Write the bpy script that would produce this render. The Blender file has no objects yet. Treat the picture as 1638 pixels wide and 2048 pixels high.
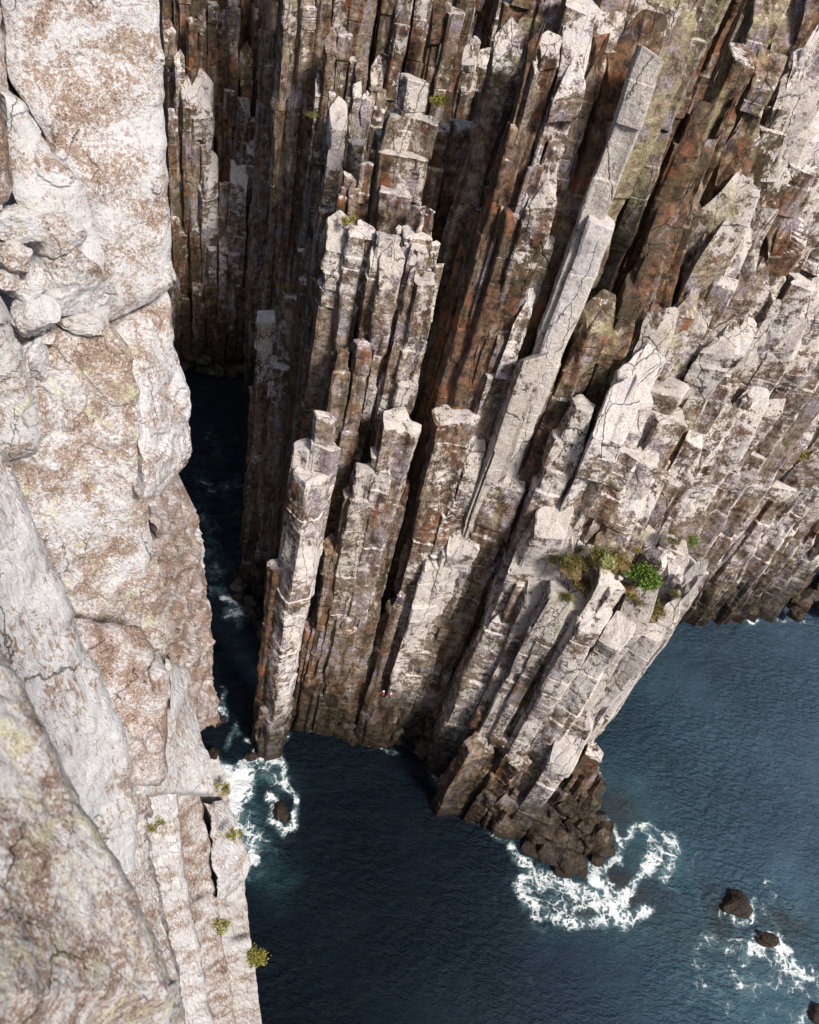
import bpy, bmesh, math, random
import numpy as np
from mathutils import Matrix, Vector

# ------------------------------------------------------------------ camera, sky, sun, exposure
W0, H0, FOC = 1638.0, 2048.0, 1700.0       # photograph frame and focal length in its pixels
VX, VY = 390.0, 2600.0                     # where plumb lines meet (straight down)
HC = 116.0                                 # camera height above the sea, metres
scene = bpy.context.scene
nad = Vector((VX - W0/2, H0/2 - VY, -FOC)).normalized()
Zc = -nad
fw = Vector((0, 0, -1)); Yc = (fw - fw.dot(nad)*nad).normalized()
Xc = Yc.cross(Zc)
R = Matrix((Xc, Yc, Zc))                   # camera space -> world
CAM = Vector((0, 0, HC))
cd = bpy.data.cameras.new("camera"); cam = bpy.data.objects.new("camera", cd)
scene.collection.objects.link(cam); scene.camera = cam
cd.sensor_fit = 'HORIZONTAL'; cd.sensor_width = 36.0; cd.lens = 36.0*FOC/W0
cd.clip_start = 0.1; cd.clip_end = 20000
cam.matrix_world = Matrix.Translation(CAM) @ R.to_4x4()
cd.dof.use_dof = True; cd.dof.focus_distance = 90.0; cd.dof.aperture_fstop = 2.6

SUN_EL, SUN_AZ = 47.0, 136.0               # azimuth from +Y towards +X
world = bpy.data.worlds.new("World"); scene.world = world; world.use_nodes = True
wn = world.node_tree; wn.nodes.clear()
sky = wn.nodes.new('ShaderNodeTexSky'); sky.sky_type = 'NISHITA'; sky.sun_disc = False
sky.sun_elevation = math.radians(SUN_EL); sky.sun_rotation = math.radians(SUN_AZ)
sky.air_density = 1.0; sky.dust_density = 4.0; sky.ozone_density = 1.0
bgn = wn.nodes.new('ShaderNodeBackground'); bgn.inputs[1].default_value = 0.066
won = wn.nodes.new('ShaderNodeOutputWorld')
wn.links.new(sky.outputs[0], bgn.inputs[0]); wn.links.new(bgn.outputs[0], won.inputs[0])
ld = bpy.data.lights.new("sun", 'SUN'); ld.energy = 3.6; ld.angle = math.radians(10); ld.color = (1, .945, .87)
sun = bpy.data.objects.new("sun", ld); scene.collection.objects.link(sun)
sd = Vector((math.sin(math.radians(SUN_AZ))*math.cos(math.radians(SUN_EL)),
             math.cos(math.radians(SUN_AZ))*math.cos(math.radians(SUN_EL)), math.sin(math.radians(SUN_EL))))
sun.rotation_euler = sd.to_track_quat('Z', 'Y').to_euler()
vs = scene.view_settings; vs.view_transform = 'Standard'; vs.look = 'None'; vs.gamma = 1; vs.exposure = 0.4
scene.cycles.max_bounces = 5; scene.cycles.diffuse_bounces = 2; scene.cycles.glossy_bounces = 2

# ------------------------------------------------------------------ geometry helpers
def ray(px, py):
    return (R @ Vector((px - W0/2, H0/2 - py, -FOC))).normalized()
def sea(px, py, z=0.0):
    d = ray(px, py); return CAM + d*((HC - z)/(-d.z))
def atD(px, py, D):                        # point seen at a pixel of the photograph at plan distance D
    d = ray(px, py); return CAM + d*(D/math.hypot(d.x, d.y))
def Dof(px, py, yb, raw=False):                       # plan distance of the plumb line through a pixel whose sea-level foot has pixel row yb
    m = (px - VX)/(VY - py)
    if m < .70 and 1100 <= yb <= 1470 and not raw: yb = 1445 - (1445 - yb)*.55    # the walls step back only a little
    P = sea(VX + m*(VY - yb), yb); return math.hypot(P.x, P.y)
def at(px, py, yb, raw=False): return atD(px, py, Dof(px, py, yb, raw))
def axdist(P):
    return (P - CAM).dot(R @ Vector((0, 0, -1)))
def m_per_px(P): return axdist(P)/FOC

def _h(ix, iy, iz, s):
    n = (ix*374761393 + iy*668265263 + iz*2147483647 + s*1274126177) & 0x7fffffff
    n = ((n ^ (n >> 13))*1274126177) & 0x7fffffff
    n = ((n ^ (n >> 15))*668265263) & 0x7fffffff
    return (n & 0xffff)/65535.0*2 - 1
def vnoise(P, s=0):
    P = np.asarray(P, float); f = np.floor(P).astype(np.int64); t = P - f; t = t*t*(3 - 2*t)
    r = 0
    for dx in (0, 1):
        wx = t[..., 0] if dx else 1 - t[..., 0]
        for dy in (0, 1):
            wy = t[..., 1] if dy else 1 - t[..., 1]
            for dz in (0, 1):
                wz = t[..., 2] if dz else 1 - t[..., 2]
                r = r + wx*wy*wz*_h(f[..., 0] + dx, f[..., 1] + dy, f[..., 2] + dz, s)
    return r
def fbm(P, o=3, s=0):
    r = 0; a = 1.0; P = np.asarray(P, float)
    for k in range(o):
        r = r + a*vnoise(P*(2.03**k) + 17.3*k, s + k); a *= .5
    return r

def link(name, verts, faces, mat, parent=None, smooth=False, origin=None):
    o0 = Vector(parent.location) if parent else (origin if origin is not None else Vector((0, 0, 0)))
    v = np.asarray(verts, float) - np.array(o0)
    me = bpy.data.meshes.new(name); me.from_pydata(v.tolist(), [], faces)
    me.materials.append(mat)
    if smooth: me.polygons.foreach_set('use_smooth', [True]*len(me.polygons))
    me.update()
    o = bpy.data.objects.new(name, me); scene.collection.objects.link(o)
    if parent: o.parent = parent
    else: o.location = o0
    return o
def tones(o, white=.5, brown=.4, green=.1, wet=1.0):
    o["white"] = float(white); o["brown"] = float(brown); o["green"] = float(green); o["wet"] = float(wet)
    return o
def thing(name, label, cat, loc=(0, 0, 0), group=None):
    o = bpy.data.objects.new(name, None); scene.collection.objects.link(o); o.location = loc
    o.empty_display_size = .5
    o['label'] = label; o['category'] = cat
    if group: o['group'] = group
    return o
def tag(o, label, cat, group=None):
    o['label'] = label; o['category'] = cat
    if group: o['group'] = group
    return o

# ------------------------------------------------------------------ materials
class NT:
    def __init__(s, name):
        s.m = bpy.data.materials.new(name); s.m.use_nodes = True; s.t = s.m.node_tree; s.t.nodes.clear()
        s.out = s.n('ShaderNodeOutputMaterial')
    def n(s, k, **a):
        x = s.t.nodes.new(k)
        for i, v in a.items(): setattr(x, i, v)
        return x
    def put(s, sock, v):
        if isinstance(v, bpy.types.NodeSocket): s.t.links.new(v, sock)
        elif v is not None:
            if hasattr(sock, 'default_value') and not isinstance(v, (int, float)) and len(v) == 3 and sock.type == 'RGBA': v = (*v, 1)
            sock.default_value = v
    def math(s, op, a, b=None, c=None, clamp=False):
        x = s.n('ShaderNodeMath', operation=op, use_clamp=clamp); s.put(x.inputs[0], a)
        if b is not None: s.put(x.inputs[1], b)
        if c is not None: s.put(x.inputs[2], c)
        return x.outputs[0]
    def vmul(s, a, v):
        x = s.n('ShaderNodeVectorMath', operation='MULTIPLY'); s.put(x.inputs[0], a); s.put(x.inputs[1], v); return x.outputs[0]
    def vadd(s, a, v):
        x = s.n('ShaderNodeVectorMath', operation='ADD'); s.put(x.inputs[0], a); s.put(x.inputs[1], v); return x.outputs[0]
    def noise(s, v, sc, det=4, rough=.55, dist=0, col=False):
        x = s.n('ShaderNodeTexNoise'); s.put(x.inputs['Vector'], v); x.inputs['Scale'].default_value = sc
        x.inputs['Detail'].default_value = det; x.inputs['Roughness'].default_value = rough; x.inputs['Distortion'].default_value = dist
        return x.outputs['Color' if col else 'Fac']
    def voro(s, v, sc, feat='DISTANCE_TO_EDGE', out='Distance'):
        x = s.n('ShaderNodeTexVoronoi', feature=feat); s.put(x.inputs['Vector'], v); x.inputs['Scale'].default_value = sc
        return x.outputs[out]
    def map(s, v, a, b, c=0., d=1.):
        x = s.n('ShaderNodeMapRange'); x.interpolation_type = 'SMOOTHSTEP'
        s.put(x.inputs[0], v)
        for i, q in zip((1, 2, 3, 4), (a, b, c, d)): s.put(x.inputs[i], q)
        return x.outputs[0]
    def mix(s, f, a, b, mode='MIX'):
        x = s.n('ShaderNodeMix', data_type='RGBA', blend_type=mode); s.put(x.inputs[0], f); s.put(x.inputs[6], a); s.put(x.inputs[7], b)
        return x.outputs[2]
    def attr(s, name, typ='OBJECT', out='Fac'):
        x = s.n('ShaderNodeAttribute', attribute_type=typ, attribute_name=name); return x.outputs[out]

def rock_material(name, fine=1.0):
    t = NT(name)
    g = t.n('ShaderNodeNewGeometry'); pos = g.outputs['Position']
    sx = t.n('ShaderNodeSeparateXYZ'); t.put(sx.inputs[0], pos); z = sx.outputs[2]
    sn = t.n('ShaderNodeSeparateXYZ'); t.put(sn.inputs[0], g.outputs['True Normal'])
    nx, ny, nz = sn.outputs
    aw, ab, ag, awet = (t.attr(k) for k in ('white', 'brown', 'green', 'wet'))
    rnd = t.n('ShaderNodeObjectInfo').outputs['Random']
    big = t.noise(pos, .16*fine, 3, .5, .6)
    st = t.noise(t.vmul(pos, (1, 1, .16)), .75*fine, 5, .6, .4)
    mid = t.noise(pos, 1.1*fine, 6, .68, .3)
    fin = t.noise(pos, 5.0*fine, 5, .75)
    spk = t.noise(pos, 9.0*fine, 4, .8, .8)
    # grey to lilac dolerite
    base = t.mix(t.map(mid, .36, .66), (.070, .046, .030), (.36, .285, .215))
    base = t.mix(t.map(fin, .42, .62, 0, .45), base, (.50, .43, .36))
    lil = t.map(t.noise(t.vadd(pos, (71, 3, 29)), .30*fine, 4, .6, .5), .50, .62)
    base = t.mix(t.math('MULTIPLY', lil, .75), base, t.mix(t.map(fin, .38, .62), (.20, .165, .185), (.50, .46, .53)))
    # rusty iron staining; left-hand faces painted browner as the shade side
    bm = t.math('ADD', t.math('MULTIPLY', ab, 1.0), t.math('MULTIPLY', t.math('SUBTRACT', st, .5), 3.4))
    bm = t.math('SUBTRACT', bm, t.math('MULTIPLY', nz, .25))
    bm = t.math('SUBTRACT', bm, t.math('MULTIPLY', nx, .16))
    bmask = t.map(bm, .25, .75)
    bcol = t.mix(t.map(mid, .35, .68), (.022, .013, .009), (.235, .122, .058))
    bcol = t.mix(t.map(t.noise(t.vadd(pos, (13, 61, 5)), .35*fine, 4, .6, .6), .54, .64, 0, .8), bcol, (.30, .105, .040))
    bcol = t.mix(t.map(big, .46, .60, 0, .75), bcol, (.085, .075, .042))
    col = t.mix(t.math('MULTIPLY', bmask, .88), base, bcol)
    # pale lichen crust, most on tops; right-hand faces painted paler as the lit side
    wm = t.math('ADD', aw, t.math('MULTIPLY', t.math('SUBTRACT', mid, .5), 2.6))
    wm = t.math('ADD', wm, t.math('MULTIPLY', t.math('SUBTRACT', big, .5), 2.2))
    wm = t.math('ADD', wm, t.math('MULTIPLY', t.math('SUBTRACT', fin, .5), 1.3))
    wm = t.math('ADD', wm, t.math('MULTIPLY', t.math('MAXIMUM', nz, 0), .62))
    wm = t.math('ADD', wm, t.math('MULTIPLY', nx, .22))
    below = t.math('DIVIDE', t.math('SUBTRACT', t.attr('topz'), z), 16.0, clamp=True)
    wm = t.math('SUBTRACT', wm, t.math('MULTIPLY', below, t.attr('fade')))
    wmask = t.map(wm, .82, 1.08)
    wcol = t.mix(t.map(spk, .40, .58), (.48, .42, .36), (.80, .775, .74))
    wcol = t.mix(t.map(st, .45, .62, 0, .5), wcol, (.60, .57, .62))
    col = t.mix(t.math('MULTIPLY', wmask, .93), col, wcol)
    # yellow green lichen
    gm = t.math('ADD', ag, t.math('MULTIPLY', t.math('SUBTRACT', t.noise(t.vadd(pos, (31, 7, 3)), .5*fine, 6, .7, .3), .5), 2.2))
    gmask = t.map(gm, .38, .72, 0, .75)
    col = t.mix(gmask, col, t.mix(t.map(spk, .4, .6), (.19, .165, .075), (.56, .53, .33)))
    # dark crust blotches
    dk = t.map(t.noise(t.vadd(pos, (5, 77, 13)), .9*fine, 8, .78, .5), .54, .66)
    col = t.mix(t.math('MULTIPLY', dk, .62), col, (.06, .036, .03))
    dk2 = t.map(t.noise(t.vadd(pos, (55, 7, 93)), 3.6*fine, 5, .8, .4), .58, .68)
    col = t.mix(t.math('MULTIPLY', dk2, .7), col, (.13, .07, .055))
    # joints and hairline cracks
    wob = t.vadd(pos, t.vmul(t.noise(pos, .8*fine, 3, .6, 0, True), (.8/fine,)*3))
    cr = t.voro(t.vmul(wob, (1, 1, .2)), .42*fine)
    cr2 = t.voro(t.vmul(wob, (1, 1, .6)), 1.5*fine)
    cm = t.math('MULTIPLY', t.map(cr, .0, .02, 1, 0), t.map(big, .44, .54))
    cm2 = t.math('MULTIPLY', t.map(cr2, .0, .018, 1, 0), t.map(t.noise(t.vadd(pos, (9, 9, 9)), .45*fine, 2), .5, .62))
    crack = t.math('MAXIMUM', cm, t.math('MULTIPLY', cm2, .6))
    col = t.mix(t.math('MULTIPLY', crack, .75), col, (.022, .014, .012))
    # tidal band: dark wet rock with brown weed
    zz = t.math('ADD', z, t.math('MULTIPLY', t.math('SUBTRACT', big, .5), -26))
    zz = t.math('ADD', zz, t.math('MULTIPLY', t.math('SUBTRACT', st, .5), -16))
    wet = t.math('MULTIPLY', t.map(zz, 5, 21, 1, 0), awet)
    wcl = t.mix(t.map(mid, .4, .65), (.012, .009, .006), (.066, .050, .030))
    col = t.mix(t.math('MULTIPLY', wet, .9), col, wcl)
    kelp = t.map(t.math('ADD', z, t.math('MULTIPLY', t.math('SUBTRACT', mid, .5), 4)), 1.2, 3.0, 1, 0)
    col = t.mix(t.math('MULTIPLY', t.math('MULTIPLY', kelp, awet), t.map(mid, .4, .6, .2, .9)), col, (.020, .013, .008))
    # per column tint
    col = t.mix(1.0, col, t.mix(rnd, (.80, .77, .76), (1.06, 1.04, 1.06)), 'MULTIPLY')
    bs = t.n('ShaderNodeBsdfPrincipled'); t.put(bs.inputs['Base Color'], col)
    t.put(bs.inputs['Roughness'], t.map(wet, 0, 1, .9, .55)); bs.inputs['Specular IOR Level'].default_value = .25
    h = t.math('ADD', t.math('MULTIPLY', mid, 1.0), t.math('MULTIPLY', fin, .35))
    h = t.math('ADD', h, t.math('MULTIPLY', st, .8))
    h = t.math('SUBTRACT', h, t.math('MULTIPLY', crack, .5))
    b = t.n('ShaderNodeBump'); b.inputs['Strength'].default_value = .75; b.inputs['Distance'].default_value = .30/fine
    t.put(b.inputs['Height'], h); t.put(bs.inputs['Normal'], b.outputs[0])
    t.put(t.out.inputs[0], bs.outputs[0])
    return t.m
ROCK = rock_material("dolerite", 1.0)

def near_rock(name, f, streak=(1, 1, 1), bd=1.):
    """the near faces: pinkish grey rock with crusts of white and rust lichen, f = spots per metre"""
    t = NT(name); g = t.n('ShaderNodeNewGeometry'); pos = g.outputs['Position']
    aw, ab, ag = (t.attr(k) for k in ('white', 'brown', 'green')); rnd = t.n('ShaderNodeObjectInfo').outputs['Random']
    big = t.noise(pos, .085*f, 4, .6, .5); mid = t.noise(t.vmul(pos, streak), .32*f, 6, .65, .4)
    sp = t.noise(t.vmul(pos, streak), 1.0*f, 6, .72, .7); sp2 = t.noise(t.vadd(pos, (9, 3, 5)), 2.1*f, 5, .75, .3); fin = t.noise(pos, 5*f, 4, .8)
    base = t.mix(t.map(mid, .38, .62), (.21, .125, .085), (.44, .35, .31))
    base = t.mix(t.map(big, .42, .62, 0, .6), base, (.42, .36, .40))
    base = t.mix(t.map(fin, .35, .65, 0, .45), base, (.60, .50, .41))
    w = t.math('ADD', aw, t.math('MULTIPLY', t.math('SUBTRACT', sp, .5), 4.2)); w = t.math('ADD', w, t.math('MULTIPLY', t.math('SUBTRACT', big, .5), 2.2))
    col = t.mix(t.map(w, .40, .72, 0, .92), base, t.mix(t.map(fin, .4, .6), (.54, .53, .55), (.77, .775, .79)))
    gm = t.math('ADD', ag, t.math('MULTIPLY', t.math('SUBTRACT', t.noise(t.vadd(pos, (3, 31, 8)), .16*f, 5, .7, .4), .5), 2.6))
    col = t.mix(t.math('MULTIPLY', t.map(gm, .3, .6), t.map(sp2, .38, .56, .1, .95)), col, t.mix(t.map(fin, .4, .6), (.40, .37, .19), (.80, .79, .60)))
    b1 = t.math('ADD', ab, t.math('MULTIPLY', t.math('SUBTRACT', sp2, .5), 4.2)); b1 = t.math('ADD', b1, t.math('MULTIPLY', t.math('SUBTRACT', mid, .5), 2.4))
    b1 = t.math('SUBTRACT', b1, t.math('MULTIPLY', t.math('SUBTRACT', big, .5), 2.4))
    col = t.mix(t.map(b1, .70, .92, 0, .85), col, t.mix(t.map(sp, .4, .6), (.085, .044, .034), (.25, .155, .105)))
    wob = t.vadd(pos, t.vmul(t.noise(pos, .3*f, 4, .6, 0, True), (4/f,)*3))
    cr = t.math('MULTIPLY', t.map(t.voro(t.vmul(wob, (1, 1, .5)), .06*f), 0, .012, 1, 0), t.map(t.noise(pos, .05*f, 2), .52, .6))
    col = t.mix(t.math('MULTIPLY', cr, .8), col, (.04, .025, .02))
    col = t.mix(1.0, col, t.mix(rnd, (.86, .84, .82), (1.0, 1.01, 1.02)), 'MULTIPLY')
    bs = t.n('ShaderNodeBsdfPrincipled'); t.put(bs.inputs['Base Color'], col); bs.inputs['Roughness'].default_value = .9; bs.inputs['Specular IOR Level'].default_value = .2
    h = t.math('ADD', t.math('MULTIPLY', mid, 1.6), t.math('ADD', t.math('MULTIPLY', sp, .7), t.math('MULTIPLY', fin, .22)))
    h = t.math('SUBTRACT', h, t.math('MULTIPLY', cr, .6))
    b = t.n('ShaderNodeBump'); b.inputs['Strength'].default_value = .8; b.inputs['Distance'].default_value = .8/f; t.put(b.inputs['Height'], h)
    t.put(bs.inputs['Normal'], b.outputs[0]); t.put(t.out.inputs[0], bs.outputs[0]); return t.m
ROCKN = near_rock("dolerite_near", 8.0)
ROCKS = near_rock("dolerite_streaked", 9.0, (1.6, 1.6, .22))
ROCKF = near_rock("dolerite_close", 22.0)
ROCKR = near_rock("dolerite_ribbed", 7.0, (1.7, 1.7, .16))

def simple(name, c1, c2, sc=6, rough=.8, sub=0):
    t = NT(name); g = t.n('ShaderNodeNewGeometry')
    bs = t.n('ShaderNodeBsdfPrincipled')
    t.put(bs.inputs['Base Color'], t.mix(t.map(t.noise(g.outputs['Position'], sc, 4, .6), .35, .65), c1, c2))
    bs.inputs['Roughness'].default_value = rough; bs.inputs['Specular IOR Level'].default_value = .25
    t.put(t.out.inputs[0], bs.outputs[0]); return t.m
LEAF = simple("leaf_dark", (.035, .085, .012), (.17, .26, .04), 4)
LEAFP = simple("leaf_pale", (.22, .25, .07), (.52, .54, .25), 4)
LEAFO = simple("leaf_olive", (.13, .13, .02), (.34, .30, .07), 4)
GRASS = simple("dry_grass", (.07, .075, .02), (.28, .22, .075), 1.2)
STEM = simple("stem", (.08, .05, .03), (.16, .1, .06))
SOIL = simple("ledge_soil", (.07, .045, .022), (.24, .17, .08), 2.5)

# ------------------------------------------------------------------ rock builders
def column_mesh(base, top, w, seed, dens=None, sides=None, tilt=None, rough=1.0, cap='flat', aspect=1.0, twist=None, wedge=.5, slab=None):
    rg = np.random.RandomState(seed % 2**31)
    base = np.array(base); top = np.array(top); L = np.linalg.norm(top - base)
    if dens is None: dens = max(.16, m_per_px(Vector(top))*6.0)
    k = sides or (rg.choice([5, 6, 6, 7]) if slab is None else rg.choice([4, 5, 5]))
    th0 = twist if twist is not None else rg.uniform(0, 6.28)
    ang = th0 + (np.arange(k) + rg.uniform(-.24, .24, k))*2*math.pi/k
    rad = w/2*rg.uniform(.93, 1.13, k)
    if slab is not None:                       # one broad flat face turned out of the cliff
        face = math.atan2(-top[1], -top[0]) + slab + rg.uniform(-.22, .22); hw = .72 + rg.uniform(-.08, .1)
        rest = np.linspace(face + hw, face - hw + 2*math.pi, k)[1:-1] + rg.uniform(-.2, .2, k - 2)
        ang = np.r_[face - hw, face + hw, rest]; rad = w/2*np.r_[1.22, 1.22, rg.uniform(.95, 1.2, k - 2)]
    cor = np.stack([np.cos(ang)*rad, np.sin(ang)*rad*aspect], 1)
    per = max(3, int(round(w*3.3/k/dens))); per = min(per, 9)
    pts, edge, ein = [], [], []
    for i in range(k):
        a, b = cor[i], cor[(i + 1) % k]
        for j in range(per):
            u = j/per; p = a*(1 - u) + b*u
            if j == 0: p = p*.96
            pts.append(p); edge.append(i); ein.append(u)
    pts = np.array(pts); edge = np.array(edge); n = len(pts)
    # joints
    zs = [0.0]; jl = rg.uniform(.9, 1.9)*w
    while zs[-1] < L: zs.append(zs[-1] + rg.uniform(.7, 3.2)*w*rg.choice([.5, 1, 1.8]))
    zs = [z for z in zs[1:] if z < L - .35*w]
    s = list(np.arange(0, L, dens*1.15)); e = min(.12, dens*.35)
    s = [q for q in s if all(abs(q - z) > 1.6*e for z in zs)] + [z + d for z in zs for d in (-e, 0, e)]
    s = sorted(s) + [L - .06*w if L - .06*w > max(s) else max(s) + .01, L]; s = np.array(sorted(s))
    seg = np.searchsorted(zs, s); isj = np.array([any(abs(q - z) < 1e-6 for z in zs) for q in s])
    nseg = len(zs) + 1
    off = rg.uniform(-.035, .035, (nseg + 1, 2))*w*rough
    eo = rg.uniform(-.055, .05, (nseg + 1, k))*w*rough
    sp = rg.rand(nseg + 1, k) < .11
    eo -= sp*rg.uniform(.08, .24, (nseg + 1, k))*w*rough
    if cap == 'broken':
        eo[-2, :] -= .10*w; 
        for q in rg.choice(k, 2, replace=False): eo[-2, q] -= .26*w
    sc = 1 + rg.uniform(-.05, .03, nseg + 1)*rough
    ax = base[None] + (top - base)[None]*(s/L)[:, None]
    V = np.zeros((len(s), n, 3)); V[:, :, :] = ax[:, None, :]
    ring = pts[None]*sc[seg][:, None, None]
    rd = pts/np.linalg.norm(pts, axis=1)[:, None]
    en = np.array([(cor[i] + cor[(i + 1) % k]) for i in range(k)]); en /= np.linalg.norm(en, axis=1)[:, None]
    d0 = eo[seg][:, edge]; d0 = d0 + .10*w*rough*vnoise(np.stack([edge[None]*3.7 + s[:, None]*0, s[:, None]/(2.2*w) + 0*edge[None], s[:, None]*0 + seed % 97 + 0*edge[None]], -1), seed)
    # smooth the corners between faces
    d0 = .5*d0 + .5*np.where(np.arange(n)[None] % per == 0, np.roll(d0, 1, 1), d0)
    P2 = ring + off[seg][:, None, :]
    V[:, :, :2] += P2
    Q = V/max(w, .1)
    d = d0 + w*rough*(.055*vnoise(Q*1.3, seed) + .04*vnoise(Q*3.1*np.array([1, 1, .5]), seed + 5) + .028*vnoise(Q*8, seed + 9))
    d += .35*(fbm(V*np.array([.23, .23, .10]), 3, 77))*min(1, w/3)      # relief shared by neighbouring columns
    # vertical grooves
    for _ in range(rg.randint(1, 4)):
        c = rg.randint(n); hw = 1; g0, g1 = sorted(rg.uniform(0, L, 2))
        mk = (s > g0) & (s < g1); d[np.ix_(mk, [c])] -= .2*w
    d = d - (isj*.035*w)[:, None]
    V[:, :, :2] += rd[None]*d[:, :, None]
    if tilt is None:
        tilt = rg.uniform(-.25, .25, 2)
        if rg.rand() < wedge:                  # broken off along a steep joint dipping out of the cliff
            fwd = np.array([top[0], top[1]]); fwd /= np.linalg.norm(fwd); fwd = fwd + rg.uniform(-.22, .22, 2); tilt = fwd*rg.uniform(.8, 2.3)
    tl = tilt
    span = w*(.9 + .8*math.hypot(*tl)); span = min(span, .5*L)
    fr = np.clip((s - (L - span))/span, 0, 1)**1.3
    V[:, :, 2] += fr[:, None]*(P2[:, :, 0]*tl[0] + P2[:, :, 1]*tl[1])
    V[-1, :, :2] = V[-1, :, :2]*.94 + top[:2]*.06
    verts = V.reshape(-1, 3)
    m = len(s); idx = np.arange(m*n).reshape(m, n)
    a = idx[:-1]; b = idx[1:]
    q = np.stack([a, np.roll(a, -1, 1), np.roll(b, -1, 1), b], -1).reshape(-1, 4)
    faces = q.tolist()
    last = idx[-1]; cur = V[-1]; cen = cur.mean(0); allv = [verts]; cnt = m*n
    for f in (.66, .33):
        rr = cen + (cur - cen)*f
        rr[:, 2] += w*.05*vnoise(rr*2.2/w, seed + 3) + (.02*w)
        ids = np.arange(cnt, cnt + n); allv.append(rr); cnt += n
        faces += np.stack([last, np.roll(last, -1), np.roll(ids, -1), ids], -1).tolist(); last = ids
    allv.append((cen + np.array([0, 0, .02*w]))[None]); c = cnt
    faces += [[int(last[i]), int(last[(i + 1) % n]), c] for i in range(n)]
    return np.concatenate(allv), faces

WIDE = dict(shaded_cliff=1.2, cliff_wall=1.36, cliff_end=1.4, headland=1.38, rock_buttress=1.26, cliff_recess=1.25)
SLABS = dict(cliff_recess=.15, shaded_cliff=.1, cliff_wall=.30, cliff_end=.30, headland=.25, rock_buttress=.1)
FADE = dict(shaded_cliff=.55, cliff_wall=.22, cliff_recess=.3, rock_buttress=.3, headland=.15, sea_stack=.1)
STEEP = dict(shaded_cliff=.6, rock_buttress=.25, sea_stack=0, cliff_wall=.75, cliff_end=.7, headland=.6, cliff_recess=.7)
SEED = [11]
def nseed(): SEED[0] += 7; return SEED[0]
def column(parent, x, y, w, yb, white=.45, brown=.45, green=.08, name='rock_column', foot=-2.0, mat=None, lean=None, label=None, **kw):
    """a plumb rock column whose top shows at pixel x,y of the photograph, w pixels wide, with its sea-level foot at pixel row yb"""
    T = at(x, y, yb, parent.name.startswith('cliff_end'))
    if parent.name == 'rock_buttress':         # its foot runs back along the inlet on the left
        cap_ = float(np.interp((x - VX)/(VY - y), [.07, .09, .115, .145, .175], [1165, 1185, 1260, 1370, 1475]))
        Dc = Dof(x, y, cap_, True)
        if Dc > math.hypot(T.x, T.y): T = atD(x, y, Dc)
    wm = w*m_per_px(T)*WIDE.get(parent.name.split('.')[0], 1.0); kn = parent.name.split('.')[0]; kw.setdefault('wedge', STEEP.get(kn, .5))
    if kn in SLABS and name == 'rock_column': kw.setdefault('slab', SLABS[kn])
    B = Vector((T.x, T.y, foot))
    if lean: B.x += lean[0]; B.y += lean[1]
    v, f = column_mesh(B, T, wm, nseed(), **kw)
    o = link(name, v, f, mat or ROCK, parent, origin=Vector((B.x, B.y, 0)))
    tones(o, white, brown, green)
    o['topz'] = float(T.z); o['fade'] = FADE.get(kn, .2) if white < 1.25 else 0.0
    if label: o['label'] = label
    return o
def boulder_mesh(c, r, seed, sub=3, squash=(1, 1, 1), cuts=12, rough=.05):
    rg = random.Random(seed); bm = bmesh.new(); bmesh.ops.create_icosphere(bm, subdivisions=sub, radius=1)
    V = np.array([v.co[:] for v in bm.verts]); F = [[v.index for v in f.verts] for f in bm.faces]; bm.free()
    for _ in range(cuts):
        n = np.array([rg.gauss(0, 1), rg.gauss(0, 1), rg.gauss(0, 1)]); n /= np.linalg.norm(n); d = rg.uniform(.5, .86)
        k = V@n - d; V -= np.where(k > 0, k, 0)[:, None]*n[None]*.95
    V += V*(rough*fbm(V*2.6 + seed, 3, seed) + .045*np.abs(fbm(V*6.5 + seed, 3, seed + 2)) - .05*(vnoise(V*3.2 + seed, seed + 6) > .32))[:, None]
    V *= np.array(squash)*r; return V + np.array(c), F
def boulder(parent, x, y, w, yb=None, z=None, white=.3, brown=.5, green=.05, wet=1., squash=(1, 1, .8), name='boulder', sub=3, mat=None, D=None, **kw):
    P = sea(x, y, z) if z is not None else (atD(x, y, D) if D else at(x, y, yb))
    r = w*m_per_px(P)/2
    v, f = boulder_mesh(P, r, nseed(), sub, squash, **kw)
    o = link(name, v, f, mat or ROCK, parent, origin=P); tones(o, white, brown, green, wet); return o
def polyline(pts, n):
    p = np.array(pts, float); L = np.r_[0, np.cumsum(np.hypot(*np.diff(p, axis=0).T))]
    u = np.linspace(0, L[-1], n); return np.stack([np.interp(u, L, p[:, i]) for i in range(p.shape[1])], 1)
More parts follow.
